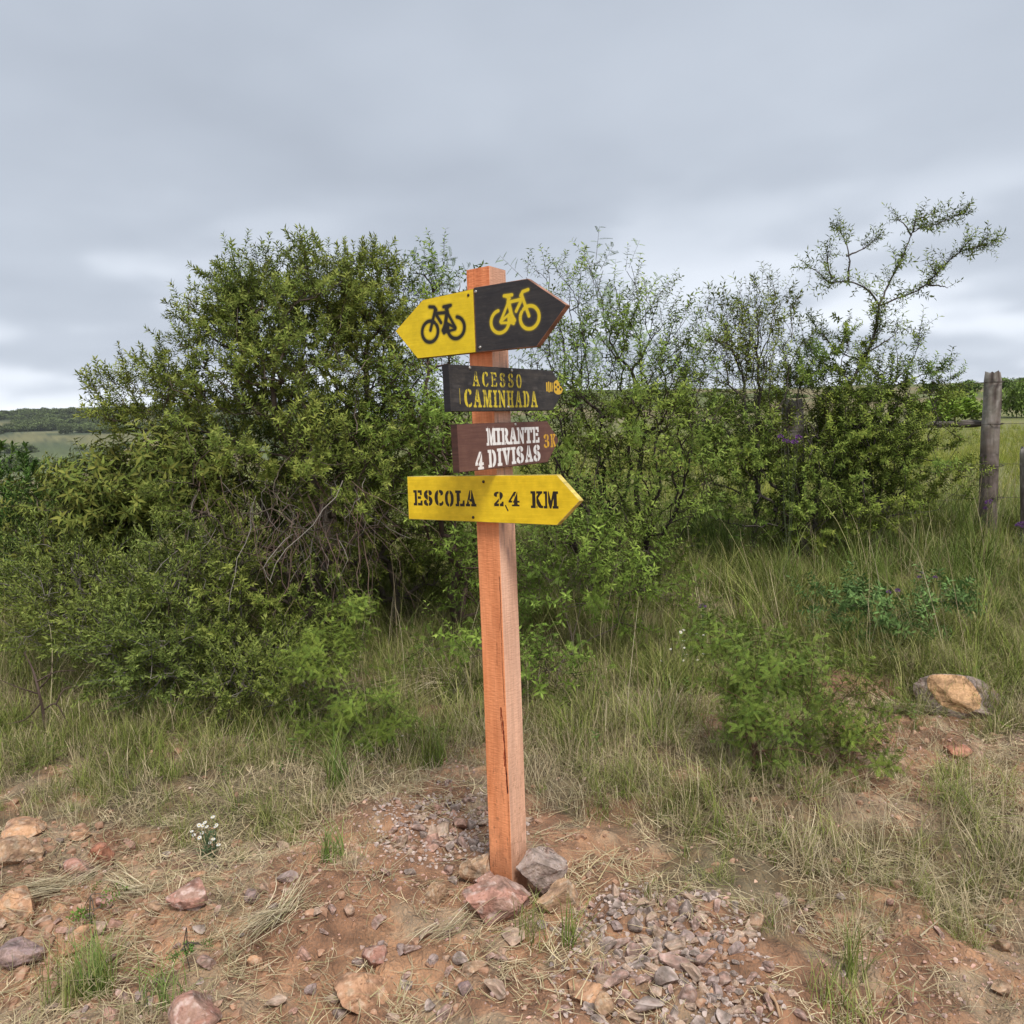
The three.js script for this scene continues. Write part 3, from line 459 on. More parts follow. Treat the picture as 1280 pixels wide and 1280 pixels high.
/* ------------------------------------------------ sprays of leaves */
const BARK = [0.13, 0.10, 0.075], BARKR = [0.11, 0.07, 0.055], GREYB = [0.21, 0.185, 0.16];
function leafSpray(seed, o) {   // a twig along +y with simple leaves
  const r = RNG(seed), m = new MB(), L = o.len, bendA = r.r(0, 6.28), pts = [];
  for (let k = 0; k <= 4; k++) { const f = k / 4; pts.push(V3(Math.cos(bendA) * 0.12 * L * f * f, L * f * (1 - 0.08 * f), Math.sin(bendA) * 0.12 * L * f * f)); }
  m.tube(pts, (f) => o.twig * (1 - 0.7 * f), 3, o.twigCol ?? BARK);
  const at = (f) => { const k = Math.min(3, Math.floor(f * 4)); return pts[k].clone().lerp(pts[k + 1], f * 4 - k); };
  for (let k = 0; k < o.n; k++) {
    const f = lerp(o.from ?? 0.12, 1, (k + r()) / o.n), az = k * 2.4 + r.g() * 0.5, el = lerp(o.el0 ?? 0.5, o.el1 ?? 1.0, f) + r.g() * 0.2, d = V3(Math.cos(az) * Math.cos(el), Math.sin(el), Math.sin(az) * Math.cos(el)).normalize();
    const c = mul(mixc(r.pick(o.cols), o.young ?? o.cols[0], f > 0.75 ? r() * 0.8 : 0), r.r(0.75, 1.25));
    m.leaf(at(Math.min(0.999, f)), d, V3(r.g() * 0.5, 1, r.g() * 0.5), o.leaf * r.r(0.65, 1.2), o.wid * r.r(0.75, 1.15), c, r.r(0.1, 0.35), r.r(-0.1, o.droop ?? 0.3));
  }
  return m.geo();
}
function frondSpray(seed, o) {   // a twig with feathery compound leaves
  const r = RNG(seed), m = new MB(), L = o.len;
  const tip = V3(r.g() * 0.15 * L, L, r.g() * 0.15 * L); m.tube([V3(), tip.clone().multiplyScalar(0.5).add(V3(0.01 * r.g(), 0, 0.01 * r.g())), tip], (f) => o.twig * (1 - 0.6 * f), 3, o.twigCol ?? BARKR);
  for (let k = 0; k < o.n; k++) {
    const f = lerp(0.1, 1, (k + r()) / o.n), b = tip.clone().multiplyScalar(f), az = k * 2.4 + r.g() * 0.5, el = r.r(0.1, 0.8), d = V3(Math.cos(az) * Math.cos(el), Math.sin(el), Math.sin(az) * Math.cos(el)).normalize(), fl = o.frond * r.r(0.6, 1.15), c0 = mul(r.pick(o.cols), r.r(0.8, 1.2));
    const side = V3().crossVectors(d, V3(r.g() * 0.3, 1, r.g() * 0.3)).normalize(), up = V3().crossVectors(side, d);
    for (let q = 0; q < o.pairs; q++) { const t = 0.15 + 0.85 * q / o.pairs, p = b.clone().addScaledVector(d, fl * t).addScaledVector(up, -0.25 * t * t * fl), l = o.leaflet * (1 - 0.55 * Math.abs(t - 0.45)) * r.r(0.8, 1.2); for (const s of [-1, 1]) { const e = side.clone().multiplyScalar(s).addScaledVector(d, 0.45).normalize(), wv = d.clone().multiplyScalar(o.lw * 0.5), c = mul(c0, r.r(0.85, 1.15)); const a1 = m.v(p.x, p.y, p.z, c), mid = p.clone().addScaledVector(e, l * 0.5), a2 = m.v(mid.x + wv.x, mid.y + wv.y, mid.z + wv.z, c), a3 = m.v(mid.x - wv.x, mid.y - wv.y, mid.z - wv.z, c), en = p.clone().addScaledVector(e, l).addScaledVector(up, -l * 0.15), a4 = m.v(en.x, en.y, en.z, c); m.i.push(a1, a2, a3, a2, a4, a3); } }
    m.tube([b, b.clone().addScaledVector(d, fl * 0.95).addScaledVector(up, -0.22 * fl)], () => 0.0006, 3, mul(c0, 0.9));
  }
  return m.geo();
}
const ell = (px, py, D, rx, ry, rz, n, shell = 0.45) => ({ c: W(px, py, D), rx: rx * D / 1000, ry: ry * D / 1000, rz, n, shell });
function grow(root, ells, bf, seed, extra = []) {   // branch points joined to the nearest point of the growing skeleton, long detours penalised
  const r = RNG(seed), T = [];
  for (const e of ells) for (let k = 0; k < e.n; k++) { const d = V3(r.g(), r.g(), r.g()).normalize().multiplyScalar(Math.pow(r(), e.shell)), p = V3(e.c.x + d.x * e.rx, e.c.y + d.y * e.ry, e.c.z + d.z * e.rz); if (p.y < H(p.x, p.z) + 0.05) continue; T.push({ p, out: d.clone().normalize(), e }); }
  const nodes = root.map((p) => ({ p, par: -1, L: 0, w: 0, kids: 0 }));
  T.sort((a, b) => Math.min(...root.map((q) => a.p.distanceTo(q))) - Math.min(...root.map((q) => b.p.distanceTo(q))));
  for (const t of T) { let best = -1, bd = 1e9; for (let k = 0; k < nodes.length; k++) { const d = nodes[k].p.distanceTo(t.p), c = d + bf * (nodes[k].L + d * 0); if (c < bd && d > 0.02) { bd = c; best = k; } } const b = nodes[best]; b.kids++; nodes.push({ p: t.p, par: best, L: b.L + b.p.distanceTo(t.p), w: 0, kids: 0, out: t.out }); }
  for (let k = nodes.length - 1; k >= 0; k--) { if (!nodes[k].w) nodes[k].w = 1; if (nodes[k].par >= 0) nodes[nodes[k].par].w += nodes[k].w; }
  return nodes;
}
function branchGeo(nodes, r0, pow, seed, color, rmin = 0.0016) {
  const m = new MB(), r = RNG(seed); const wmax = Math.max(...nodes.map((n) => n.w)), R = (w) => Math.max(rmin, r0 * Math.pow(w / wmax, pow));
  for (const n of nodes) { if (n.par < 0) continue; const a = nodes[n.par], d = a.p.distanceTo(n.p), q = (f, s) => a.p.clone().lerp(n.p, f).add(V3(r.g(), r.g() + (s ? 0.4 : 0.8), r.g()).multiplyScalar(d * 0.06)); const ra = Math.min(R(a.w), R(n.w) * 1.5), rb = R(n.w), c = mul(color, r.r(0.75, 1.25)); m.tube([a.p, q(0.35), q(0.7, 1), n.p], [ra, lerp(ra, rb, 0.4), lerp(ra, rb, 0.7), rb], rb > 0.008 ? 7 : rb > 0.004 ? 5 : 3, (p) => mul(c, 0.85 + 0.3 * n3(p.x * 40, p.y * 15, p.z * 40))); }
  return m.geo();
}
const UPV = V3(0, 1, 0);
function shrub(name, label, category, o) {
  const base = o.base, t = thing(name, label, category, base, o.group), r = RNG(o.seed), nodes = grow(o.roots ?? [base.clone().add(V3(0, -0.05, 0)), base.clone().add(V3(0, 0.12, 0))], o.ells, o.bf ?? 0.35, o.seed);
  if (nodes.length > 1 && !o.roots) { nodes[1].par = 0; nodes[0].w = nodes[1].w; }
  const bg = branchGeo(nodes, o.r0, o.pow ?? 0.5, o.seed + 1, o.bark ?? BARK); bg.translate(-base.x, -base.y, -base.z); mesh('branches', bg, M.bark, t);
  const per = o.sprays.map(() => [[], []]);
  for (const n of nodes) {
    if (n.par < 0 || !n.out) continue; const cnt = o.per * (n.kids ? 0.7 : 1.2), tot = Math.floor(cnt) + (r() < cnt % 1 ? 1 : 0), bd = n.p.clone().sub(nodes[n.par].p).normalize();
    for (let k = 0; k < tot; k++) {
      const f = k ? r.r(0.3, 1) : 1, p = nodes[n.par].p.clone().lerp(n.p, f).add(V3(r.g(), r.g(), r.g()).multiplyScalar(o.jit ?? 0.04));
      if (o.skip?.(p)) continue;
      const d = bd.clone().multiplyScalar(0.7).addScaledVector(n.out, o.outw ?? 0.6).add(V3(r.g() * 0.7, r.g() * 0.6 + (o.up ?? 0.35), r.g() * 0.7)).normalize(), q = new THREE.Quaternion().setFromUnitVectors(UPV, d).multiply(yq(r.r(0, 6.283))), s = r.r(0.7, 1.2) * (o.size ?? 1), v = Math.floor(r() * o.sprays.length);
      per[v][0].push(new THREE.Matrix4().compose(p.sub(base), q, V3(s, s, s)));
      const tt = o.tint ? o.tint(n.p, r) : [1, 1, 1]; per[v][1].push(col(mul(tt, r.r(0.78, 1.22))));
    }
  }
  per.forEach(([m, c], k) => m.length && copies('foliage', o.sprays[k], M.leaf, m, c, t));
  return t;
}
const OLIVE = [[0.19, 0.255, 0.042], [0.15, 0.21, 0.034], [0.24, 0.30, 0.058], [0.21, 0.255, 0.05]], YOUNG = [0.40, 0.44, 0.10];
const SP = {
  olive: [1, 2, 3, 4, 5, 6].map((s) => leafSpray(600 + s, { len: 0.15, n: 26, leaf: 0.034, wid: 0.0105, el0: 0.1, el1: 0.85, twig: 0.0016, cols: OLIVE, young: YOUNG })),
  greygreen: [1, 2, 3, 4].map((s) => leafSpray(620 + s, { len: 0.15, n: 22, leaf: 0.032, wid: 0.0095, twig: 0.0017, cols: [[0.20, 0.26, 0.048], [0.155, 0.21, 0.04], [0.25, 0.305, 0.062]], young: [0.36, 0.42, 0.10], twigCol: GREYB })),
  broad: [1, 2, 3, 4].map((s) => leafSpray(640 + s, { len: 0.2, n: 18, leaf: 0.05, wid: 0.016, twig: 0.0022, cols: [[0.19, 0.25, 0.05], [0.23, 0.27, 0.055], [0.15, 0.21, 0.045]], young: [0.28, 0.27, 0.06], el0: -0.3, el1: 0.7, droop: 0.8 })),
  dark: [1, 2, 3].map((s) => leafSpray(660 + s, { len: 0.18, n: 24, leaf: 0.045, wid: 0.017, twig: 0.002, cols: [[0.09, 0.165, 0.035], [0.115, 0.195, 0.04], [0.15, 0.23, 0.05]] })),
  fine: [1, 2, 3, 4, 5].map((s) => frondSpray(680 + s, { len: 0.18, n: 9, frond: 0.07, pairs: 10, leaflet: 0.0125, lw: 0.0034, twig: 0.0015, cols: [[0.16, 0.245, 0.036], [0.21, 0.30, 0.05], [0.13, 0.205, 0.032]] })),
  sprig: [1, 2, 3, 4, 5].map((s) => leafSpray(790 + s, { len: 0.19, n: 15, leaf: 0.034, wid: 0.011, el0: -0.1, el1: 0.7, twig: 0.0015, cols: [[0.20, 0.285, 0.045], [0.25, 0.335, 0.06], [0.16, 0.235, 0.038]], young: [0.34, 0.42, 0.09], twigCol: BARKR, droop: 0.5 })),
  fern: [1, 2, 3, 4].map((s) => frondSpray(700 + s, { len: 0.12, n: 10, frond: 0.06, pairs: 13, leaflet: 0.009, lw: 0.0024, twig: 0.0014, cols: [[0.19, 0.275, 0.045], [0.25, 0.33, 0.06], [0.145, 0.225, 0.04]], twigCol: [0.12, 0.13, 0.05] })),
  narrow: [1, 2, 3, 4, 5].map((s) => leafSpray(720 + s, { len: 0.16, n: 11, leaf: 0.042, wid: 0.0115, el0: 0.0, el1: 0.75, twig: 0.0017, cols: [[0.19, 0.25, 0.045], [0.23, 0.29, 0.055], [0.15, 0.21, 0.038]], young: [0.33, 0.37, 0.08], twigCol: BARKR })),
  thick: [1, 2, 3, 4].map((s) => leafSpray(770 + s, { len: 0.16, n: 24, leaf: 0.033, wid: 0.0125, el0: -0.2, el1: 0.6, twig: 0.0018, cols: [[0.17, 0.235, 0.04], [0.21, 0.28, 0.05], [0.135, 0.195, 0.035]], young: [0.32, 0.37, 0.08], twigCol: BARKR })),
  weed: [1, 2, 3].map((s) => leafSpray(740 + s, { len: 0.14, n: 16, leaf: 0.042, wid: 0.016, twig: 0.0014, cols: [[0.14, 0.23, 0.075], [0.17, 0.27, 0.085], [0.115, 0.20, 0.06]], twigCol: [0.14, 0.17, 0.07], el0: 0, el1: 0.5 })),
};
/* ------------------------------------------------ grass, straw and pebbles nobody could count */
const Q = new THREE.Quaternion(), yq = (a) => new THREE.Quaternion().setFromAxisAngle(V3(0, 1, 0), a);
function tuftGeo(seed, n, len, wid, tilt, bend, pal, spread, segs = 4) {
  const r = RNG(seed), m = new MB();
  for (let k = 0; k < n; k++) { const az = r.r(0, 6.283), rr = Math.sqrt(r()) * spread, l = len * r.r(0.45, 1.15), c = mul(r.pick(pal), r.r(0.75, 1.2)); m.blade(V3(Math.cos(az * 1.7) * rr, -0.01, Math.sin(az * 1.7) * rr), az + r.g() * 0.8, l, Math.abs(r.g()) * tilt, r.r(0.2, 1) * bend, wid * r.r(0.6, 1.2), c, mixc(c, [0.38, 0.31, 0.17], r() < 0.4 ? 0.55 : 0.1), segs, r.g() * 1.2); }
  return m.geo();
}
const GRN = [[0.13, 0.185, 0.034], [0.17, 0.225, 0.042], [0.10, 0.15, 0.03], [0.24, 0.285, 0.065]], DULL = [[0.21, 0.25, 0.06], [0.30, 0.32, 0.09], [0.16, 0.205, 0.048], [0.44, 0.41, 0.18]], STR = [[0.52, 0.43, 0.27], [0.45, 0.36, 0.22], [0.6, 0.51, 0.34], [0.38, 0.30, 0.18], [0.33, 0.30, 0.155]], FRESH = [[0.16, 0.25, 0.05], [0.21, 0.30, 0.07], [0.12, 0.20, 0.045], [0.30, 0.32, 0.12]];
const tufts = {
  dull: [1, 2, 3, 4, 5].map((s) => tuftGeo(s, 50, 0.28, 0.003, 1.45, 1.8, [...DULL, ...DULL, STR[0], STR[4], GRN[1]], 0.09, 5)),
  green: [11, 12, 13, 14].map((s) => tuftGeo(s, 50, 0.31, 0.0034, 1.3, 1.9, [...GRN, ...GRN, ...DULL, STR[3]], 0.08, 6)),
  straw: [21, 22, 23, 24].map((s) => tuftGeo(s, 44, 0.19, 0.0025, 1.6, 1.0, STR, 0.09)),
  tall: [31, 32, 33, 34].map((s) => tuftGeo(s, 30, 0.6, 0.0045, 0.55, 1.7, [...GRN, ...GRN, ...DULL], 0.1, 6)),
  stalk: [41, 42, 43].map((s) => tuftGeo(s, 14, 0.75, 0.0028, 0.6, 1.2, [...STR, ...DULL], 0.12, 6)),
};
function scatter(geos, dens, x0, x1, D0, D1, cell, seed, scale, tint, parent, label, category, mat = M.grass, sink = 0.005) {
  const r = RNG(seed), per = geos.map(() => [[], []]);
  for (let D = D0; D < D1; D += cell) for (let x = x0; x < x1; x += cell) {
    if (Math.abs(x) > 0.72 * D + 0.5) continue;
    let n = dens(x + cell / 2, D + cell / 2) * cell * cell; n = Math.floor(n) + (r() < n % 1 ? 1 : 0);
    while (n-- > 0) {
      const px = x + r() * cell, pD = D + r() * cell, s = scale(px, pD, r); if (s <= 0) continue;
      if (Math.hypot(px - foot.x, pD + foot.z) < 0.1) continue;
      const k = Math.floor(r() * geos.length), q = yq(r.r(0, 6.283)).premultiply(Q.setFromEuler(new THREE.Euler(r.g() * 0.2, 0, r.g() * 0.2)));
      per[k][0].push(new THREE.Matrix4().compose(V3(px, H(px, -pD) - sink, -pD), q, V3(s, s * r.r(0.8, 1.15), s))); per[k][1].push(col(tint(px, pD, r)));
    }
  }
  return per;
}
const grass = thing('grass', 'rough mixed green and straw coloured grass covering the bank', 'grass'); grass.userData.kind = 'stuff';
function sow(name, geos, dens, area, cell, seed, scale, tint, mat) { const per = scatter(geos, dens, ...area, cell, seed, scale, tint, grass, '', '', mat); per.forEach(([m, c], k) => m.length && copies(name, geos[k], mat ?? M.grass, m, c, grass)); }
const patch = (x, D, f, s) => fbm2(x * f + s, D * f + s * 2, 3);
const lowT = (x, D, r) => r.r(0.5, 1.15) * (0.82 + 0.18 * sstep(3.2, 4.2, D)) * (0.5 + 0.5 * sstep(0, 0.7, D - pw(edgeTab, x))) * (0.8 + 0.5 * fbm2(x * 2.5 + 40, D * 2.5, 2)), clumpy = (x, D, s) => 0.2 + 1.6 * sstep(-0.12, 0.3, fbm2(x * 4.5 + s, D * 4.5, 2));
sow('dull_grass', tufts.dull, (x, D) => lawn(x, D) * clumpy(x, D, 3) * (105 + 90 * sstep(-0.2, 0.25, patch(x, D, 1.6, 3))) * (1 - 0.6 * sstep(4.5, 6.5, D)), [-5, 5, 1.7, 7.4], 0.1, 501, lowT, (x, D, r) => mul([1, 1, 0.95], r.r(0.75, 1.2)));
sow('green_grass', tufts.green, (x, D) => lawn(x, D) * clumpy(x, D, 9) * (0.55 + 0.45 * sstep(0.1, 1, D - pw(edgeTab, x))) * (60 + 95 * sstep(-0.1, 0.3, patch(x, D, 1.9, 8)) + 90 * sstep(2.8, 3.8, D)), [-5, 5, 1.7, 7.4], 0.1, 502, lowT, (x, D, r) => mul([1, 1, 0.9], r.r(0.75, 1.15)));
sow('straw_grass', tufts.straw, (x, D) => (0.25 + 0.75 * lawn(x, D)) * (40 + 90 * sstep(-0.1, 0.25, patch(x, D, 1.4, 15))) * (1 - sstep(4.0, 5.5, D) * 0.8) * (D < 2.6 && x > -0.75 && x < 0.75 ? 0.12 : 1), [-5, 5, 1.7, 6.5], 0.1, 503, (x, D, r) => r.r(0.55, 1.1) * (0.6 + 0.4 * lawn(x, D)), (x, D, r) => mul([1, 0.98, 0.95], r.r(0.7, 1.1)), M.straw);
sow('tall_grass', tufts.tall, (x, D) => sstep(3.7, 4.9, D + fbm2(x, D, 2)) * clumpy(x, D, 17) * (40 + 16 * sstep(0.5, 2, x)) * (D > 8 ? 0.5 : 1), [-6, 8, 3.8, 9], 0.12, 504, (x, D, r) => r.r(0.4, 1.15) * (x < 0.5 ? 0.65 : 1) * (0.8 + 0.7 * fbm2(x * 1.5 + 30, D * 1.5, 2)), (x, D, r) => mul(mixc([0.66, 0.8, 0.62], [1.05, 1.0, 0.9], sstep(-0.2, 0.25, fbm2(x * 1.3 + 60, D * 1.3, 3))), r.r(0.65, 1.15)));
sow('grass_stalks', tufts.stalk, (x, D) => lawn(x, D) * sstep(2.6, 4.2, D) * 11, [-5, 7, 2.2, 8], 0.15, 505, (x, D, r) => r.r(0.5, 1.0), (x, D, r) => mul([1, 1, 1], r.r(0.7, 1.1)));
sow('field_grass', tufts.tall, (x, D) => (x / D > -0.05 ? 16 * (1 - sstep(16, 30, D) * 0.7) : 0), [-1, 22, 8.5, 30], 0.25, 506, (x, D, r) => r.r(0.35, 0.75), (x, D, r) => mul([1.3, 1.25, 0.8], r.r(0.75, 1.1)));
sow('low_weeds', SP.weed, (x, D) => lawn(x, D) * sstep(2.9, 3.6, D) * 46 * sstep(0, 0.3, fbm2(x * 2 + 90, D * 2, 3)), [-5, 5, 2.4, 6.2], 0.12, 507, (x, D, r) => r.r(0.35, 0.85), (x, D, r) => mul([1.05, 1, 0.7], r.r(0.7, 1.2)), M.leaf);
sow('fern_weeds', SP.fern, (x, D) => lawn(x, D) * sstep(2.9, 3.6, D) * 34 * sstep(0.02, 0.3, fbm2(x * 1.7 + 20, D * 1.7 + 8, 3)), [-5, 5, 2.4, 6.0], 0.12, 508, (x, D, r) => r.r(0.5, 1.1), (x, D, r) => mul([0.95, 0.9, 0.85], r.r(0.7, 1.15)), M.leaf);
{ // straw lying on the soil
  const geos = [61, 62, 63, 64, 65].map((s) => { const r = RNG(s), m = new MB(); for (let k = 0; k < 26; k++) { const a = r.r(0, 6.283), q = Math.sqrt(r()) * 0.09, c = mul(r.pick(STR), r.r(0.8, 1.35)); m.blade(V3(Math.cos(a) * q, 0.001 + r() * 0.012, Math.sin(a) * q), r.r(0, 6.283), r.r(0.03, 0.12), 1.45 + r.g() * 0.08, r.g() * 0.25, r.r(0.0014, 0.003), c, c, 3, r.g() * 1.4); } return m.geo(); });
  const per = scatter(geos, (x, D) => (D < 4.5 ? 1 : 0.3) * (40 + 190 * sstep(-0.1, 0.28, patch(x, D, 3, 21) + 0.2 * sstep(-0.5, -1, x) + 0.15 * sstep(0.4, 0.9, x) - 0.08)), -4, 4, 1.6, 5.5, 0.08, 511, (x, D, r) => r.r(0.6, 1.2), (x, D, r) => mul([1, 0.97, 0.92], r.r(0.65, 1.15)));
  const t = thing('straw_litter', 'dry straw and dead stems strewn over the reddish soil', 'straw'); t.userData.kind = 'stuff';
  per.forEach(([m, c], k) => m.length && copies('straw', geos[k], M.straw, m, c, t));
  const pb = thing('pebbles', 'tiny pebbles and crumbs of soil on the bare ground', 'pebbles'); pb.userData.kind = 'stuff';
  const pg = [0, 1, 2, 5, 6, 7, 8, 11].map((k) => pebbleGeos[k]), pp = scatter(pg, (x, D) => (260 + 1500 * sstep(-0.1, 0.4, patch(x, D, 2.6, 33))) * (1 - 0.7 * lawn(x, D)), -3, 3, 1.6, 3.6, 0.06, 512, (x, D, r) => 0.0022 + 0.007 * Math.pow(r(), 3.5), (x, D, r) => mul([1, 0.9, 0.85], r.r(0.7, 1.25)), null, '', '', null, -0.001);
  const cg = [71, 72, 73, 74].map((k) => rockGeo(k, 2, 1, 0.75, 0.9, 7, 0.22, [0.37, 0.215, 0.135], [0.31, 0.185, 0.12], [0.43, 0.30, 0.21], 1, 0.45, 0.75));
  const cp = scatter(cg, (x, D) => (80 + 420 * sstep(-0.12, 0.3, patch(x, D, 3.2, 53)) + 450 * sstep(-0.7, -1.3, x) * (1 - sstep(2.7, 2.95, D))) * (1 - 0.85 * lawn(x, D)), -3, 3, 1.6, 3.6, 0.06, 513, (x, D, r) => 0.004 + (x < -0.8 ? 0.022 : 0.015) * Math.pow(r(), 3), (x, D, r) => mul([1, 0.95, 0.92], r.r(0.75, 1.3)), null, '', '', null, -0.001);
  cp.forEach(([m, c], k) => m.length && copies('clod', cg[k], M.pebble, m, c, pb));
  pp.forEach(([m, c], k) => m.length && copies('pebble', pg[k], M.pebble, m, c, pb));
}

/* ------------------------------------------------ shrubs and plants */
const tw = (b, k = 0.12) => (p, r) => { const n = fbm3(p.x * 2.2, p.y * 2.2, p.z * 2.2, 2); return [b[0] * (1 + k * 2 * n), b[1] * (1 + k * n), b[2]]; };
/* the big bush left of the post */
const rootsOf = (...l) => l.flatMap(([x, D]) => { const g = G(x, -D); return [g.clone().add(V3(0, -0.05, 0))]; });
const bigBase = G(-1.15, -4.75), hollows = [[W(330, 665, 4.0), 0.42, 0.28, 0.5], [W(470, 715, 4.0), 0.34, 0.24, 0.7], [W(300, 600, 3.9), 0.22, 0.12, 0.35]];
const big = shrub('round_bush', 'tall round olive leaved bush with a see-through crown, left of the signpost', 'bush', {
  base: bigBase, seed: 1001, r0: 0.05, bf: 0.22, bark: BARK, roots: [bigBase.clone().add(V3(0, -0.05, 0)), bigBase.clone().add(V3(-0.25, -0.05, 0.1)), bigBase.clone().add(V3(0.3, -0.05, -0.1))],
  ells: [ell(400, 425, 4.75, 122, 104, 0.6, 430, 0.42), ell(325, 380, 4.75, 62, 56, 0.35, 95), ell(450, 375, 4.75, 66, 58, 0.35, 100), ell(190, 500, 4.7, 72, 46, 0.28, 100), ell(262, 400, 4.7, 44, 36, 0.2, 34), ell(280, 480, 4.7, 80, 66, 0.5, 110),
    ell(365, 590, 4.55, 160, 110, 0.8, 420, 0.33), ell(310, 760, 4.35, 140, 110, 0.55, 250, 0.3), ell(480, 590, 4.8, 110, 120, 0.6, 190), ell(400, 640, 5.5, 180, 110, 0.35, 380, 0.6), ell(420, 560, 5.2, 120, 70, 0.4, 160, 0.6), ell(520, 720, 5.3, 90, 60, 0.3, 110, 0.6)],
  sprays: SP.olive, per: 3.0, size: 0.92, tint: tw([1, 1, 0.95]), up: 0.25, outw: 0.45,
  skip: (p) => hollows.some(([c, a, b, d]) => ((p.x - c.x) / a) ** 2 + ((p.y - c.y) / b) ** 2 + ((p.z - c.z) / d) ** 2 < 1),
});
{ // dead hanging twigs under its crown
  const r = RNG(55), m = new MB(), b = bigBase;
  for (let k = 0; k < 190; k++) { const a = W(r.r(225, 470), r.r(590, 690), r.r(4.0, 4.6)), n = 7, pts = []; let p = a.clone(), d = V3(r.g() * 0.5, -0.6 + r.g() * 0.5, r.g() * 0.4); const L = r.r(0.25, 0.65); for (let s = 0; s <= n; s++) { pts.push(p.clone().sub(b)); d.add(V3(r.g() * 0.65, -0.1 + r.g() * 0.5, r.g() * 0.5)).normalize(); p.addScaledVector(d, L / n); } const c = mul(r() < 0.3 ? GREYB : BARKR, r.r(0.8, 1.5)), w = r.r(0.0012, 0.003); m.tube(pts, (f) => w * (1 - 0.5 * f), 3, c); }
  mesh('dead_twigs', m.geo(), M.bark, big);
}
shrub('feathery_bush', 'feathery fine leaved bush directly behind the signpost boards', 'bush', {
  base: G(-0.35, -4.7), seed: 1011, r0: 0.03, bf: 0.3, bark: BARKR, ells: [ell(540, 530, 4.7, 85, 100, 0.45, 260), ell(570, 640, 4.6, 70, 60, 0.45, 100, 0.35), ell(555, 370, 4.8, 45, 62, 0.2, 30), ell(620, 730, 4.6, 60, 60, 0.4, 44)], sprays: [...SP.sprig, ...SP.fine.slice(0, 2)], per: 2.6, tint: tw([0.95, 1, 0.9]), up: 0.4,
});
shrub('broad_leaved_shrub', 'yellow green shrub with broader drooping leaves at the upper left edge of the thicket', 'bush', {
  base: G(-2.5, -5.3), seed: 1021, r0: 0.03, ells: [ell(175, 615, 4.9, 95, 46, 0.4, 220), ell(235, 595, 4.6, 56, 52, 0.25, 90), ell(115, 650, 4.9, 90, 60, 0.4, 120)], sprays: SP.broad, per: 2.2, tint: (p, r) => { const n = fbm3(p.x * 2, p.y * 2, p.z * 2, 2); return [1 + 0.45 * Math.max(0, n), 1, 0.9]; }, up: 0.1,
});
shrub('dark_green_shrub', 'dense dark green shrub at the far left edge of the picture', 'bush', {
  base: G(-3.6, -6.2), seed: 1031, r0: 0.03, ells: [ell(20, 650, 6.1, 75, 62, 0.6, 200), ell(-40, 620, 6.3, 60, 60, 0.5, 80), ell(15, 735, 5.6, 80, 50, 0.4, 110)], sprays: SP.dark, per: 2.6, tint: tw([1, 1.05, 0.9]),
});
shrub('grey_green_shrub', 'low sprawling grey green shrub with long pale twigs fronting the thicket on the left', 'bush', {
  base: G(-1.9, -4.15), seed: 1041, r0: 0.02, bf: 0.25, bark: GREYB, roots: rootsOf([-1.9, 4.2], [-1.5, 4.1], [-2.2, 4.4]), ells: [ell(110, 755, 4.3, 110, 70, 0.45, 240), ell(205, 810, 4.0, 110, 75, 0.4, 260), ell(230, 710, 4.1, 80, 50, 0.3, 90), ell(330, 850, 3.85, 80, 50, 0.3, 140), ell(60, 710, 4.6, 80, 50, 0.4, 110)], sprays: SP.greygreen, per: 2.6, tint: tw([1, 1, 1]), up: 0.3,
});
/* right of the post */
shrub('acacia_shrub', 'airy feathery shrub with dark arching stems just right of the signpost', 'bush', {
  base: G(0.75, -5.2), seed: 1051, r0: 0.032, bf: 0.5, pow: 0.5, bark: [0.05, 0.035, 0.03], roots: rootsOf([0.62, 5.2], [0.85, 5.3], [0.98, 5.15]),
  ells: [ell(760, 520, 5.2, 120, 80, 0.6, 300, 0.5), ell(720, 420, 5.3, 60, 62, 0.4, 90, 0.6), ell(790, 410, 5.3, 62, 60, 0.4, 84, 0.6), ell(850, 440, 5.3, 46, 56, 0.3, 34), ell(760, 350, 5.4, 55, 30, 0.3, 16), ell(690, 345, 5.4, 50, 22, 0.2, 10), ell(850, 500, 5.3, 60, 70, 0.4, 90, 0.7), ell(690, 520, 5.0, 50, 90, 0.4, 90), ell(730, 640, 5.1, 90, 80, 0.5, 190), ell(840, 590, 5.1, 60, 70, 0.4, 100), ell(790, 650, 5.3, 110, 50, 0.4, 80, 0.6), ell(740, 560, 5.5, 90, 60, 0.3, 60, 0.6)],
  sprays: [...SP.sprig, ...SP.fine.slice(0, 1)], per: 1.75, tint: tw([1, 1, 0.95], 0.2), up: 0.5,
});
const narrow = (name, label, o) => shrub(name, label, 'bush', { bark: [0.085, 0.07, 0.06], sprays: o.sprays ?? SP.narrow, ...o });
const postSeen = W(991, 525, 6.4);
narrow('upright_shrub', 'upright thin shrub with sparse narrow leaves between the feathery shrub and the twisted one', {
  base: G(1.85, -6.1), seed: 1061, r0: 0.022, bf: 0.7, ells: [ell(935, 440, 6.1, 72, 70, 0.3, 150, 0.6), ell(960, 385, 6.1, 42, 36, 0.2, 26), ell(900, 405, 6.1, 30, 40, 0.2, 22), ell(935, 530, 6.1, 60, 50, 0.3, 75)], per: 2.3, up: 0.6, tint: tw([1, 1, 1]),
});
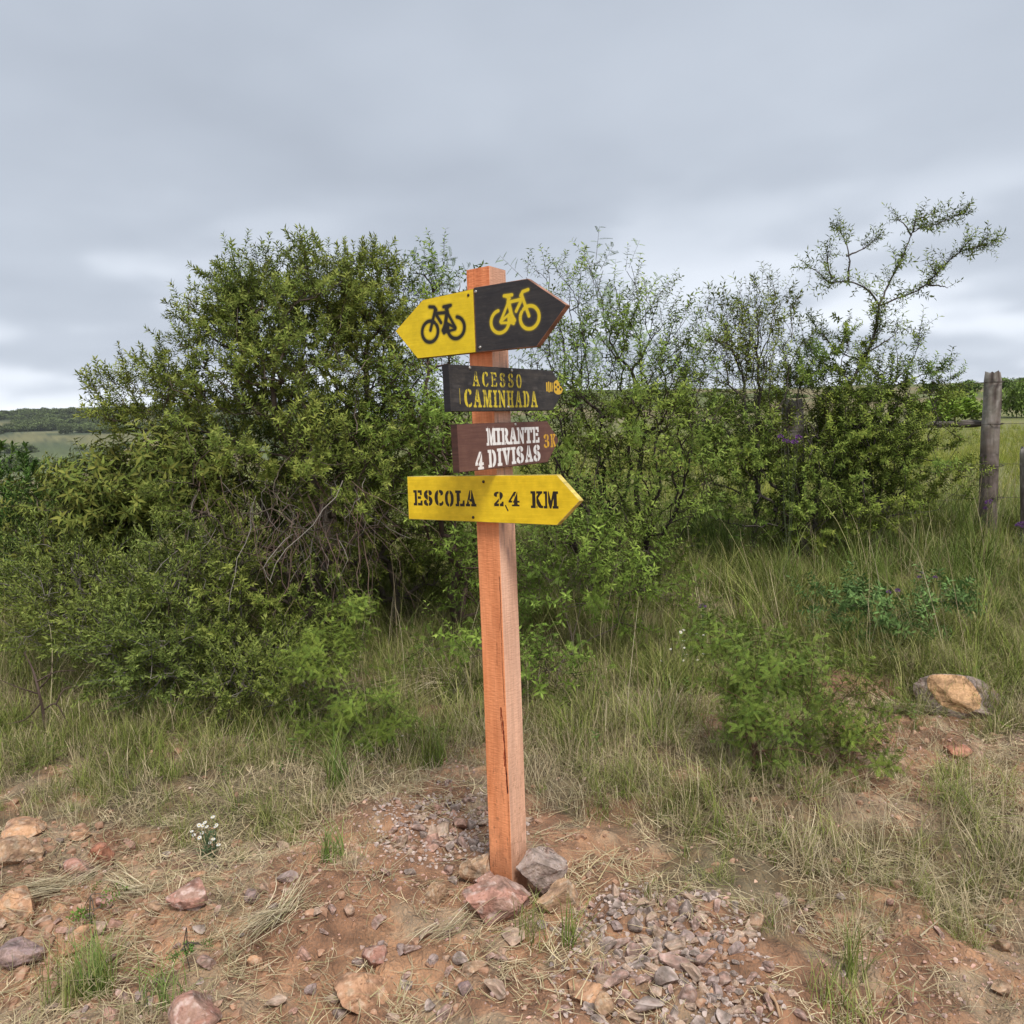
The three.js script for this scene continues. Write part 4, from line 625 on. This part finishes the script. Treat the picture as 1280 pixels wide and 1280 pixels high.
narrow('dense_shrub', 'dense dark leaved shrub crowding around the half hidden fence post', {
  base: G(2.5, -6.1), seed: 1071, r0: 0.03, bf: 0.4, roots: rootsOf([2.35, 6.05], [2.75, 6.2]), ells: [ell(1010, 545, 6.15, 115, 52, 0.4, 330, 0.6), ell(1090, 555, 6.2, 110, 56, 0.4, 230, 0.7), ell(1000, 478, 6.2, 95, 40, 0.3, 80, 0.8), ell(1120, 490, 6.2, 80, 50, 0.3, 80, 0.8), ell(1060, 430, 6.25, 60, 50, 0.2, 24, 0.8), ell(1130, 610, 6.2, 95, 50, 0.3, 110, 0.7), ell(890, 560, 5.9, 60, 80, 0.3, 110, 0.7), ell(970, 640, 6.0, 100, 40, 0.3, 90, 0.7), ell(1030, 620, 6.1, 90, 70, 0.3, 170), ell(930, 580, 6.0, 40, 55, 0.2, 40)], skip: (p) => Math.hypot(p.x - postSeen.x, (p.y - postSeen.y) / 2.2) < 0.12 && p.z > postSeen.z - 0.12, sprays: SP.thick, per: 2.3, up: 0.25, tint: tw([0.95, 1, 0.9], 0.25),
});
{ // the twisted bush whose bare limbs stand against the sky: limbs traced as they fork
  const D0 = 6.3, base = G(2.75, -6.3), t = thing('twisted_shrub', 'tallest right hand shrub whose crooked limbs reach out against the sky', 'bush', base), r = RNG(1081), m = new MB(), per = SP.narrow.map(() => [[], []]);
  const limbs = [
    [[1062, 640, 0], [1040, 570, 0], [1065, 480, 0], [1078, 452, 0], [1092, 420, 0.02], [1099, 382, 0.03]],
    [[1099, 382, 0.03], [1085, 362, 0], [1060, 352, -0.05], [1035, 352, -0.05], [1020, 338, -0.06], [1012, 335, -0.06]],
    [[1060, 352, -0.05], [1062, 325, -0.08], [1056, 300, -0.08], [1048, 284, -0.1]], [[1058, 320, -0.08], [1080, 310, -0.1], [1096, 298, -0.1]], [[1040, 348, -0.05], [1034, 325, -0.05], [1038, 316, -0.05]],
    [[1099, 382, 0.03], [1110, 356, 0.05], [1124, 330, 0.1], [1135, 305, 0.15], [1141, 290, 0.15], [1165, 282, 0.2], [1190, 272, 0.2], [1206, 266, 0.2]],
    [[1139, 294, 0.15], [1130, 280, 0.2], [1120, 272, 0.2]], [[1141, 290, 0.15], [1146, 274, 0.1], [1163, 268, 0.1]],
    [[1099, 382, 0.03], [1130, 370, -0.05], [1155, 358, -0.1], [1178, 335, -0.15], [1200, 315, -0.2], [1225, 308, -0.2], [1242, 306, -0.2]], [[1200, 315, -0.2], [1212, 300, -0.25]], [[1160, 356, -0.1], [1178, 358, -0.1], [1185, 360, -0.1]], [[1172, 345, -0.12], [1160, 328, -0.1]],
    [[1078, 452, 0], [1050, 440, 0.1], [1030, 420, 0.15], [1015, 402, 0.15]], [[1065, 475, 0], [1040, 462, 0.05], [1015, 440, 0.08], [1005, 425, 0.1]], [[1084, 440, 0], [1110, 425, -0.1], [1125, 410, -0.1]],
    [[1055, 510, 0], [1100, 490, -0.1], [1130, 465, -0.15], [1145, 440, -0.15], [1150, 410, -0.15]], [[1110, 485, -0.1], [1150, 470, -0.1], [1175, 462, -0.1], [1190, 455, -0.1]], [[1120, 478, -0.1], [1122, 450, -0.1], [1120, 435, -0.1]],
    [[1045, 560, 0], [1010, 510, 0.1], [1000, 480, 0.1], [1008, 455, 0.1]], [[1050, 540, 0], [1090, 520, 0.1], [1140, 500, 0.1], [1200, 490, 0.1]], [[1062, 620, 0], [1120, 560, -0.1], [1165, 530, -0.15], [1195, 545, -0.15]], [[1110, 570, -0.1], [1160, 575, -0.2], [1205, 590, -0.2]],
  ];
  limbs.forEach((l, li) => {
    const pts = l.map(([x, y, d]) => W(x, y, D0 + d).sub(base)); if (!li) pts.unshift(V3(0.03, -0.08, 0.02));
    const cv = new THREE.CatmullRomCurve3(pts), n = Math.max(6, pts.length * 4), P = cv.getPoints(n), r0 = li === 0 ? 0.02 : li < 12 ? 0.009 : 0.007, r1 = li === 0 ? 0.0095 : 0.0018;
    P.forEach((p, k) => k && k < n && p.add(V3(r.g(), r.g(), r.g()).multiplyScalar(0.006)));
    m.tube(P, (f) => lerp(r0, r1, Math.pow(f, 0.7)), 6, (p) => mul([0.12, 0.10, 0.09], 0.85 + 0.4 * n3(p.x * 50, p.y * 20, p.z * 50)));
    const L = cv.getLength(), cnt = Math.round(L * (li === 0 ? 70 : 105));
    for (let k = 0; k < cnt; k++) { let f = li === 0 ? r.r(0.45, 1) : r.r(0.08, 1); if (n2(f * L * 7 + li * 5, li * 3.3) < -0.15 && f < 0.9) continue; const p = cv.getPoint(f), tg = cv.getTangent(f), d = tg.multiplyScalar(0.6).add(V3(r.g(), r.g() + 0.25, r.g())).normalize(), s = r.r(0.5, 1.15), v = Math.floor(r() * per.length); per[v][0].push(new THREE.Matrix4().compose(p.clone(), new THREE.Quaternion().setFromUnitVectors(UPV, d).multiply(yq(r.r(0, 6))), V3(s, s, s))); per[v][1].push(col(mul([0.95, 1, 0.9], r.r(0.75, 1.2)))); }
  });
  mesh('branches', m.geo(), M.bark, t); per.forEach(([a, c], k) => copies('foliage', SP.narrow[k], M.leaf, a, c, t));
}
/* small plants on the bank */
shrub('young_acacia', 'bright green feathery young acacia in the grass right of the signpost', 'plant', {
  base: G(0.9, -2.95), seed: 1091, r0: 0.008, bf: 0.5, bark: [0.16, 0.085, 0.05], ells: [ell(960, 855, 3.05, 84, 66, 0.24, 120, 0.6), ell(945, 930, 2.95, 40, 60, 0.14, 50), ell(1040, 880, 3.1, 66, 56, 0.18, 60, 0.6), ell(895, 800, 3.3, 40, 30, 0.12, 20), ell(1085, 960, 2.95, 46, 40, 0.12, 24, 0.7), ell(935, 985, 2.9, 18, 24, 0.08, 14), ell(1050, 930, 3.0, 36, 36, 0.1, 26)], sprays: SP.fern, per: 1.8, size: 0.85, tint: tw([1, 1, 0.9]), up: 0.1, jit: 0.02,
});
shrub('light_green_weed', 'light green feathery weed at the foot of the round bush left of the signpost', 'plant', {
  base: G(-0.78, -3.6), seed: 1101, r0: 0.007, bf: 0.5, bark: [0.12, 0.11, 0.05], ells: [ell(400, 825, 3.6, 50, 30, 0.15, 60), ell(445, 785, 3.7, 34, 24, 0.1, 24), ell(420, 890, 3.5, 60, 28, 0.14, 44), ell(465, 900, 3.4, 50, 26, 0.12, 30)], sprays: SP.fern, per: 2, size: 0.9, tint: tw([1.1, 1.1, 1.0]), up: 0.15, jit: 0.02,
});
shrub('blue_green_weed', 'leafy blue green weed standing in grass above the boulder', 'plant', {
  base: G(1.95, -4.25), seed: 1111, r0: 0.006, bf: 0.6, bark: [0.12, 0.13, 0.06], ells: [ell(1050, 750, 4.4, 46, 22, 0.15, 32), ell(1120, 780, 4.2, 50, 28, 0.15, 46), ell(1180, 745, 4.3, 36, 20, 0.12, 24)], sprays: SP.weed, per: 1.8, size: 0.9, tint: tw([1.05, 1.1, 0.95]), up: 0.1, jit: 0.02,
});
shrub('undergrowth_sapling', 'leafy dark sapling in the shade right behind the signpost', 'plant', {
  base: G(0.3, -4.2), seed: 1121, r0: 0.006, bf: 0.5, ells: [ell(700, 700, 4.3, 70, 70, 0.3, 110), ell(690, 845, 3.8, 46, 26, 0.2, 40), ell(790, 730, 4.4, 80, 60, 0.3, 90), ell(570, 810, 4.0, 60, 24, 0.2, 24)], sprays: [...SP.sprig, ...SP.fine.slice(0, 2)], per: 1.8, tint: tw([0.9, 0.95, 0.85]),
});
shrub('leafy_weed', 'small bright broad leaved weed above the green grass tufts at lower left', 'plant', {
  base: gp(118, 1170), seed: 1131, r0: 0.002, ells: [{ c: gp(126, 1166).add(V3(0, 0.085, 0)), rx: 0.045, ry: 0.03, rz: 0.04, n: 9, shell: 0.5 }], sprays: SP.weed, per: 1.4, size: 0.36, tint: () => [1.1, 1.15, 0.6], up: 0.1, jit: 0.008,
});
shrub('creeping_weed', 'little round leaved weed in the straw at the lower left', 'plant', {
  base: gp(238, 1218), seed: 1141, r0: 0.0016, ells: [{ c: gp(240, 1218).add(V3(0, 0.075, 0)), rx: 0.035, ry: 0.02, rz: 0.035, n: 9, shell: 0.5 }], sprays: SP.weed, per: 1.3, size: 0.26, tint: () => [1, 1.05, 0.7], up: 0.1, jit: 0.006,
});
{ // the dead sapling at the left
  const base = gp(58, 925), t = thing('dead_sapling', 'leafless dead sapling with dark thorny twigs at the left edge', 'plant', base), m = new MB(), r = RNG(66), D = -base.z;
  const lines = [[[58, 925], [54, 890], [48, 862], [40, 835], [30, 815]], [[54, 888], [70, 880], [85, 905], [95, 920]], [[50, 868], [25, 860], [0, 850]], [[46, 852], [70, 840], [95, 838]], [[52, 878], [30, 900], [8, 905]], [[70, 880], [80, 862], [100, 858]], [[48, 862], [62, 845], [66, 825]]];
  lines.forEach((l, k) => m.tube(new THREE.CatmullRomCurve3(l.map(([x, y]) => W(x, y, D + r.g() * 0.05).sub(base))).getPoints(10), (f) => (k ? 0.0045 : 0.009) * (1 - 0.7 * f), 5, mul(BARKR, 0.8)));
  mesh('branches', m.geo(), M.bark, t);
}
/* single grass clumps that stand out */
function clump(px, py, seed, n, len, wid, pal, label, tilt = 0.7, bend = 1.2, spread = 0.05) { const m = mesh('grass_tuft', tuftGeo(seed, n, len, wid, tilt, bend, pal, spread, 5), M.grass, scene); m.position.copy(gp(px, py)); tag(m, label, 'grass tuft'); return m; }
clump(118, 1245, 801, 190, 0.2, 0.0026, FRESH, 'largest bright green grass tuft at the lower left corner', 0.95, 1.7, 0.06);
clump(205, 1248, 802, 90, 0.13, 0.0026, FRESH, 'smaller bright green grass tuft above the rounded rock at the bottom edge', 1.0, 1.7, 0.06);
clump(100, 1250, 806, 90, 0.19, 0.0026, DULL, 'yellowish grass tuft mixed into the largest green tuft at lower left', 0.9, 0.8, 0.09);
clump(415, 1070, 803, 70, 0.16, 0.003, FRESH, 'bright green grass tuft beside the brown gravel heap', 0.8, 1.7, 0.05);
clump(668, 1172, 804, 46, 0.14, 0.0026, [...DULL, ...GRN], 'thin grass tuft growing right under the big pink rock', 1.1, 0.7, 0.06);
clump(715, 1180, 805, 34, 0.17, 0.0028, GRN, 'grass tuft in front of the small tan rock by the signpost', 0.9, 0.7, 0.03);
clump(1068, 1222, 807, 60, 0.22, 0.0026, [...GRN, ...DULL], 'slender yellow green grass tuft right of the front gravel pile', 0.6, 1.2, 0.03);
clump(815, 1125, 808, 40, 0.15, 0.0026, [...STR, ...GRN], 'pale grass tuft on the slope above the front gravel pile', 0.9, 0.7, 0.03);
clump(1050, 1262, 809, 90, 0.16, 0.0026, DULL, 'dull green grass tuft at the bottom edge beside the gravel pile', 1.0, 0.8, 0.09);
clump(425, 985, 810, 90, 0.3, 0.0034, [...FRESH, ...GRN], 'fresh green grass tuft with long blades below the light green weed', 0.7, 1.8, 0.06);
clump(545, 955, 811, 80, 0.25, 0.0034, GRN, 'green grass tuft left of the signpost at mid height', 0.7, 1.0, 0.07);
{ // an uprooted clump of dry grass
  const a = gp(592, 866).add(V3(0, 0.03, 0)), m = new MB(), r = RNG(91), base = a.clone();
  for (let k = 0; k < 46; k++) { const b = gp(r.r(430, 575), r.r(845, 890)).add(V3(0, r.r(0.01, 0.05), 0)), mid = a.clone().lerp(b, r.r(0.35, 0.6)).add(V3(r.g() * 0.03, r.r(0.02, 0.09), r.g() * 0.03)), c = mul(r.pick(STR), r.r(0.8, 1.25)); m.tube([V3(r.g() * 0.012, r.g() * 0.012, r.g() * 0.012), mid.sub(base), b.sub(base)], (f) => 0.0022 * (1 - 0.7 * f), 3, c); }
  const o = mesh('dry_grass_bundle', m.geo(), M.straw, scene); o.position.copy(base); tag(o, 'bundle of dry uprooted grass lying left of the signpost', 'dry grass');
}
function strawHeap(px, py, n, len, az, seed, label) { const b = gp(px, py), m = new MB(), r = RNG(seed); for (let k = 0; k < n; k++) { const c = mul(r.pick(STR), r.r(0.8, 1.2)); m.blade(V3(r.g() * 0.05, r.r(0, 0.035), r.g() * 0.04), az + r.g() * 0.5 + (r() < 0.3 ? 3.14 : 0), len * r.r(0.5, 1.2), 1.25 + r.g() * 0.15, r.r(0.1, 0.6), r.r(0.0016, 0.003), c, c, 4, r.g()); } const o = mesh('straw_bundle', m.geo(), M.straw, scene); o.position.copy(b); tag(o, label, 'dry grass'); }
strawHeap(78, 1116, 150, 0.13, 2.4, 95, 'matted heap of grey straw below the two red stones on the left bank'); strawHeap(350, 1150, 110, 0.15, 2.0, 96, 'combed patch of dry straw at the left edge of the orange soil mound'); strawHeap(160, 1120, 90, 0.12, 0.4, 97, 'tangle of grey straw between the red stones and the round buff stone'); strawHeap(565, 1165, 40, 0.14, 2.2, 98, 'wisp of pale dry grass at the lower left of the big pink rock'); strawHeap(1120, 890, 120, 0.2, 1.0, 99, 'thatch of fallen dry grass left of the boulder');
{ // sticks
  const stick = (pts, rad, c, label) => { const P = pts.map(([x, y, up = 0.012]) => gp(x, y).add(V3(0, up, 0))), b = P[0].clone(), m = new MB(); m.tube(new THREE.CatmullRomCurve3(P.map((p) => p.sub(b))).getPoints(12), (f) => rad * (1 - 0.5 * f) * (1 + 0.2 * Math.sin(f * 17)), 6, c); const o = mesh('stick', m.geo(), M.bark, scene); o.position.copy(b); tag(o, label, 'stick'); };
  stick([[947, 1240], [962, 1252], [970, 1262], [975, 1279]], 0.006, [0.42, 0.26, 0.15], 'curled pale dead stick at the bottom edge right of the gravel');
  stick([[726, 1102], [748, 1086, 0.03], [776, 1076, 0.05]], 0.0022, [0.5, 0.4, 0.22], 'bent dry stem on the red soil right of the signpost, upper one'); stick([[748, 1106], [760, 1090, 0.02], [776, 1076, 0.05]], 0.002, [0.48, 0.38, 0.2], 'thin dry stem crossing under the bent stem on the red soil');
  stick([[1150, 1178], [1170, 1158], [1180, 1148]], 0.0025, [0.42, 0.34, 0.22], 'straight pale stick on the bare patch at lower right');
}
/* flowers */
function daisies(label, base, n, hgt, spread, size, seed) {
  const t = thing('daisy_plant', label, 'flowers', base), r = RNG(seed), st = new MB();
  const fm = new MB(), pet = [0.78, 0.77, 0.72], yel = [0.6, 0.42, 0.06], c0 = fm.v(0, 0.002, 0, yel);
  for (let k = 0; k < 14; k++) { const a = k / 14 * 6.283; fm.leaf(V3(0, 0, 0), V3(Math.cos(a), 0.12, Math.sin(a)).normalize(), UPV, 1, 0.42, pet, 0.08, 0.1); }
  const disc = []; for (let k = 0; k < 8; k++) { const a = k / 8 * 6.283; disc.push(fm.v(Math.cos(a) * 0.32, 0.13, Math.sin(a) * 0.32, yel)); } const top = fm.v(0, 0.26, 0, yel); disc.forEach((q, k) => fm.i.push(top, disc[(k + 1) % 8], q));
  const fg = fm.geo();
  for (let k = 0; k < n; k++) { const e = V3(r.g() * spread, hgt * r.r(0.45, 1.1), r.g() * spread * 0.7); st.tube([V3(e.x * 0.25, 0, e.z * 0.25), V3(e.x * 0.7, e.y * 0.55, e.z * 0.6), e], () => 0.0011, 3, [0.12, 0.17, 0.07]); for (let q = 0; q < 5; q++) { const p = V3(e.x * 0.6, e.y * r.r(0.1, 0.8), e.z * 0.6); st.leaf(p, V3(r.g(), 0.5, r.g()).normalize(), UPV, 0.03, 0.006, mul([0.11, 0.165, 0.07], r.r(0.8, 1.2))); } const f = mesh('flower', fg, M.flower, t), s = size * r.r(0.8, 1.15); f.scale.set(s, s, s); f.position.copy(e); f.rotation.set(0.5 + r.g() * 0.4, r.r(0, 6), r.g() * 0.4); }
  mesh('stems', st.geo(), M.leaf, t); return t;
}
daisies('clump of small white daisies at the grass edge on the left', gp(266, 1078), 14, 0.15, 0.055, 0.0075, 71);
daisies('white daisies in shade behind the young acacia', gp(855, 850), 14, 0.24, 0.12, 0.009, 72);
daisies('few tiny white daisies in the grass below the light green weed', gp(485, 952), 6, 0.1, 0.09, 0.007, 73);
function verbena(label, px, py, D, heads, seed, size = 0.02) {
  const top = W(px, py, D), base = G(top.x, top.z), t = thing('purple_flower', label, 'flowers', base), r = RNG(seed), st = new MB();
  const hm = new MB(); for (let k = 0; k < 40; k++) { const a = k * 2.4, y = 1 - k / 24, q = Math.sqrt(Math.max(0.05, 1 - y * y)); const d = V3(Math.cos(a) * q, y, Math.sin(a) * q).normalize(); hm.leaf(d.clone().multiplyScalar(0.35), d, V3(r.g(), r.g(), r.g()), 0.7, 0.42, mul(r.pick([[0.17, 0.055, 0.24], [0.22, 0.075, 0.29], [0.14, 0.045, 0.21]]), r.r(0.8, 1.2)), 0.1, 0.1); } const hg = hm.geo();
  for (let k = 0; k < heads; k++) { const e = top.clone().sub(base).add(k ? V3(r.g() * 0.07, r.g() * 0.05, r.g() * 0.06) : V3()); st.tube([V3(r.g() * 0.02, 0, r.g() * 0.02), e.clone().multiplyScalar(0.5).add(V3(r.g() * 0.03, 0, r.g() * 0.02)), e], () => 0.0018, 4, [0.11, 0.14, 0.06]); for (let q = 0; q < 5; q++) st.leaf(V3(e.x * 0.5, e.y * r.r(0.2, 0.85), e.z * 0.5), V3(r.g(), 0.6, r.g()).normalize(), UPV, 0.05, 0.01, [0.11, 0.15, 0.06]); const h = mesh('flower_head', hg, M.flower, t), s = size * r.r(0.8, 1.2); h.scale.set(s, s * 0.8, s); h.position.copy(e); }
  mesh('stems', st.geo(), M.leaf, t);
}
verbena('single purple flower above the daisies behind the young acacia', 879, 758, 4.4, 2, 81); verbena('purple flower in tall grass above the blue green weed', 1152, 716, 4.9, 3, 82, 0.017); verbena('purple flower head at the foot of the weathered fence post', 1235, 628, 6.2, 3, 83, 0.022);
verbena('purple flower cut by the right edge of the picture', 1276, 655, 5.8, 4, 84, 0.024); verbena('purple blossoms beside the half hidden fence post', 985, 552, 5.7, 5, 85, 0.024); verbena('small purple flower right of the blue green weed', 1122, 738, 4.6, 2, 86, 0.014);

/* ------------------------------------------------ the fence */
{
  const F0 = G(3.9, -6.5), t = thing('wire_fence', 'old wire fence with weathered wooden posts on the right', 'fence', F0);
  const post = (px, yt, yb, D, w, seed, lean = 0) => {
    const a = W(px, yt, D), g = G(a.x + lean, a.z), r = RNG(seed), m = new MB(), N = 22, S = 14, h = a.y - g.y + 0.15; g.y -= 0.15;
    for (let k = 0; k <= N; k++) for (let s = 0; s <= S; s++) { const f = k / N, an = (s % S) / S * 6.283, y = f * h, q = w * (1 + 0.07 * n2(Math.cos(an) * 2 + seed, y * 2 + Math.sin(an) * 2) - 0.08 * f) * (Math.abs(Math.cos(an)) ** 4 * 0.12 + 0.94) * (1 + 0.05 * n2(an * 6, seed)) - (k === N ? w * 0.12 : 0), e = k === N ? 0.02 * n2(s * 1.7, seed) : 0; const cc = mixc(mixc([0.20, 0.16, 0.14], [0.36, 0.335, 0.30], sstep(0.5, 0.95, f + 0.35 * fbm2(an * 2, y * 5 + seed, 3))), [0.10, 0.07, 0.06], sstep(0.1, 0.35, fbm2(an * 5, y * 4 + seed * 2, 3))); m.v(g.x - F0.x + Math.cos(an) * q + lerp(0, -lean, f) + 0.004 * n2(y * 4, seed), g.y - F0.y + y + e, g.z - F0.z + Math.sin(an) * q, cc, s / S * 0.5, y * 1.2); }
    for (let k = 0; k < N; k++) for (let s = 0; s < S; s++) { const b = k * (S + 1) + s; m.i.push(b, b + S + 1, b + 1, b + 1, b + S + 1, b + S + 2); }
    const c = m.v(a.x - F0.x, a.y - F0.y - 0.006, a.z - F0.z, [0.2, 0.18, 0.16]); for (let s = 0; s < S; s++) m.i.push(c, N * (S + 1) + s + 1, N * (S + 1) + s);
    return mesh('fence_post', m.geo(), M.fencewood, t);
  };
  M.fencewood = new THREE.MeshStandardMaterial({ name: 'weathered fence wood', vertexColors: true, map: rockMap, bumpMap: dataTex(256, 256, (u, v) => { const h = clamp(0.5 + n2(u * 32, v * 4, 32) * 0.3 + n2(u * 64, v * 8, 64) * 0.2); return [h, h, h]; }), bumpScale: 0.01, roughness: 0.95 });
  post(1241, 466, 680, 6.5, 0.072, 7); post(991, 500, 690, 6.4, 0.085, 17); post(1283, 560, 690, 6.1, 0.05, 27, 0.05);
  const line = (list, rad, name, c, mat, sides = 5, n = 24) => { const m = new MB(), P = new THREE.CatmullRomCurve3(list.map(([x, y, D]) => W(x, y, D).sub(F0))).getPoints(n), r = RNG(list.length + 4); m.tube(P, rad, sides, c); return mesh(name, m.geo(), mat, t); };
  for (const [yl, yr, ym] of [[513, 477, 480], [540, 530, 529], [589, 580, 581], [634, 622, 623]]) line([[700, yl + 8, 6.5], [850, yl + 5, 6.45], [991, yl, 6.33], [1115, (yl + yr) / 2 + 2, 6.4], [1241, yr, 6.425], [1330, ym, 6.4]], () => 0.0016, 'wire', [0.06, 0.05, 0.045], M.wire, 4, 40);
  for (const y of [478, 530, 582, 622]) { const m = new MB(), c = W(1241, y, 6.5).sub(F0), P = []; for (let k = 0; k <= 20; k++) P.push(c.clone().add(V3(Math.cos(k / 20 * 6.283) * 0.079, 0.004 * Math.sin(k), Math.sin(k / 20 * 6.283) * 0.079))); m.tube(P, () => 0.003, 4, [0.05, 0.04, 0.035]); mesh('tie_wire', m.geo(), M.wire, t); }
  line([[1040, 536, 6.62], [1100, 533, 6.62], [1160, 531, 6.62], [1234, 529, 6.62]], (f) => 0.027 * (1 + 0.3 * Math.sin(f * 23) * Math.sin(f * 7 + 1)), 'rail', (p) => mul([0.19, 0.165, 0.145], 0.7 + 0.9 * Math.max(0, n3(p.x * 9, p.y * 12, p.z * 12) + 0.3)), M.fencewood, 9, 30);
}

/* ------------------------------------------------ bushes on the hills */
const clumpGeo = [1, 2, 3, 4].map((s) => { const r = RNG(900 + s), m = new MB(); const lobes = []; for (let k = 0; k < 7; k++) lobes.push([V3(r.g() * 0.55, 0.25 + r() * 0.4, r.g() * 0.55), r.r(0.22, 0.42)]); for (let k = 0; k < 1300; k++) { const [c, q] = r.pick(lobes), d = V3(r.g(), r.g(), r.g()).normalize(), p = c.clone().addScaledVector(d, q * Math.pow(r(), 0.3)); if (p.y < 0) continue; const cc = mul([0.125, 0.155, 0.055], r.r(0.7, 1.3)); m.leaf(p, V3(r.g(), r.g() + 0.4, r.g()).normalize(), V3(r.g(), 1, r.g()), r.r(0.09, 0.16), 0.085, cc); } m.tube([V3(0, -0.1, 0), V3(0.03, 0.4, 0)], () => 0.02, 5, BARK); return m.geo(); });
function hillBush(px, py, w, h, D, tint, label, group, k) {
  const a = W(px, py, D), g = G(a.x, a.z), m = mesh('hill_bush', clumpGeo[k % 4], new THREE.MeshStandardMaterial({ name: 'hill foliage', color: col(tint), vertexColors: true, roughness: 0.9, side: THREE.DoubleSide }), scene); m.position.copy(g); m.position.y -= 0.1; m.scale.set(w * D / 1000 * 0.62, h * D / 1000 * 1.15, w * D / 1000 * 0.5); m.rotation.y = k; tag(m, label, 'bush', group);
}
hillBush(1192, 535, 110, 40, 38, [1.7, 2.0, 0.75], 'wide bright green bush in the field just left of the weathered fence post', undefined, 0);
hillBush(1270, 540, 60, 44, 40, [1.2, 1.4, 0.7], 'dark green bush in the field at the right edge of the picture', undefined, 1);
hillBush(1150, 538, 44, 26, 42, [1.4, 1.7, 0.7], 'small green bush beside the wide bright green bush in the field', undefined, 2);
hillBush(1262, 508, 40, 18, 85, [1.0, 1.2, 0.75], 'dark bush on the slope right of the fence post', undefined, 3);
hillBush(1205, 505, 50, 14, 90, [1.1, 1.3, 0.75], 'dull green bush on the slope left of the fence post', undefined, 1);
{ const r = RNG(31); for (let k = 0; k < 30; k++) { const px = r.r(700, 1280), D = r.r(60, 138), w = r.r(1.5, 4.2) / D * 1000; hillBush(px, 500, w, w * r.r(0.2, 0.36), D, mul([1.0, 1.15, 0.75], r.r(0.8, 1.25)), `low bush ${D > 112 ? 'high' : D > 85 ? 'midway' : 'low'} on the right hand hillside, seen ${px < 760 ? 'through the feathery shrub' : px < 870 ? 'between the feathery and upright shrubs' : px < 1000 ? 'behind the upright shrub' : px < 1120 ? 'behind the twisted shrub' : px < 1235 ? 'left of the weathered fence post' : 'right of the weathered fence post'}`, 'bushes on the right hand hillside', k); } }
hillBush(38, 516, 9, 6, 760, [0.5, 0.62, 0.6], 'lone tree on the skyline of the far left hill', undefined, 2);
{ // the woodland on the far left hill
  const r = RNG(41), mats = [[], [], [], []], cols = [[], [], [], []];
  for (let k = 0; k < 5200; k++) { const u = r.r(-0.75, -0.2), D = Math.sqrt(r.r(330 * 330, 900 * 900)), x = u * D, z = -D, n = fbm2(x * 0.011 + 5, z * 0.018, 4) + 0.25 * fbm2(x * 0.05, z * 0.05, 2); if (n > 0.05 - 0.4 * (1 - sstep(420, 560, D))) continue; const s = r.r(3.5, 8), v = k % 4; mats[v].push(new THREE.Matrix4().compose(G(x, z), yq(r.r(0, 6)), V3(s, s * r.r(0.6, 0.9), s))); cols[v].push(col(mul([0.95, 1.0, 0.85], r.r(0.65, 1.35)))); }
  const t = thing('distant_woodland', 'dark green scrub woodland covering the far left hill', 'woodland'); t.userData.kind = 'stuff'; const fm = new THREE.MeshStandardMaterial({ name: 'far foliage', vertexColors: true, roughness: 0.95, side: THREE.DoubleSide });
  clumpGeo.forEach((g, k) => copies('trees', g, fm, mats[k], cols[k], t));
}
scene.fog = new THREE.FogExp2(new THREE.Color(0.8, 0.84, 0.88), 0.00013);
renderer.render(scene, camera);
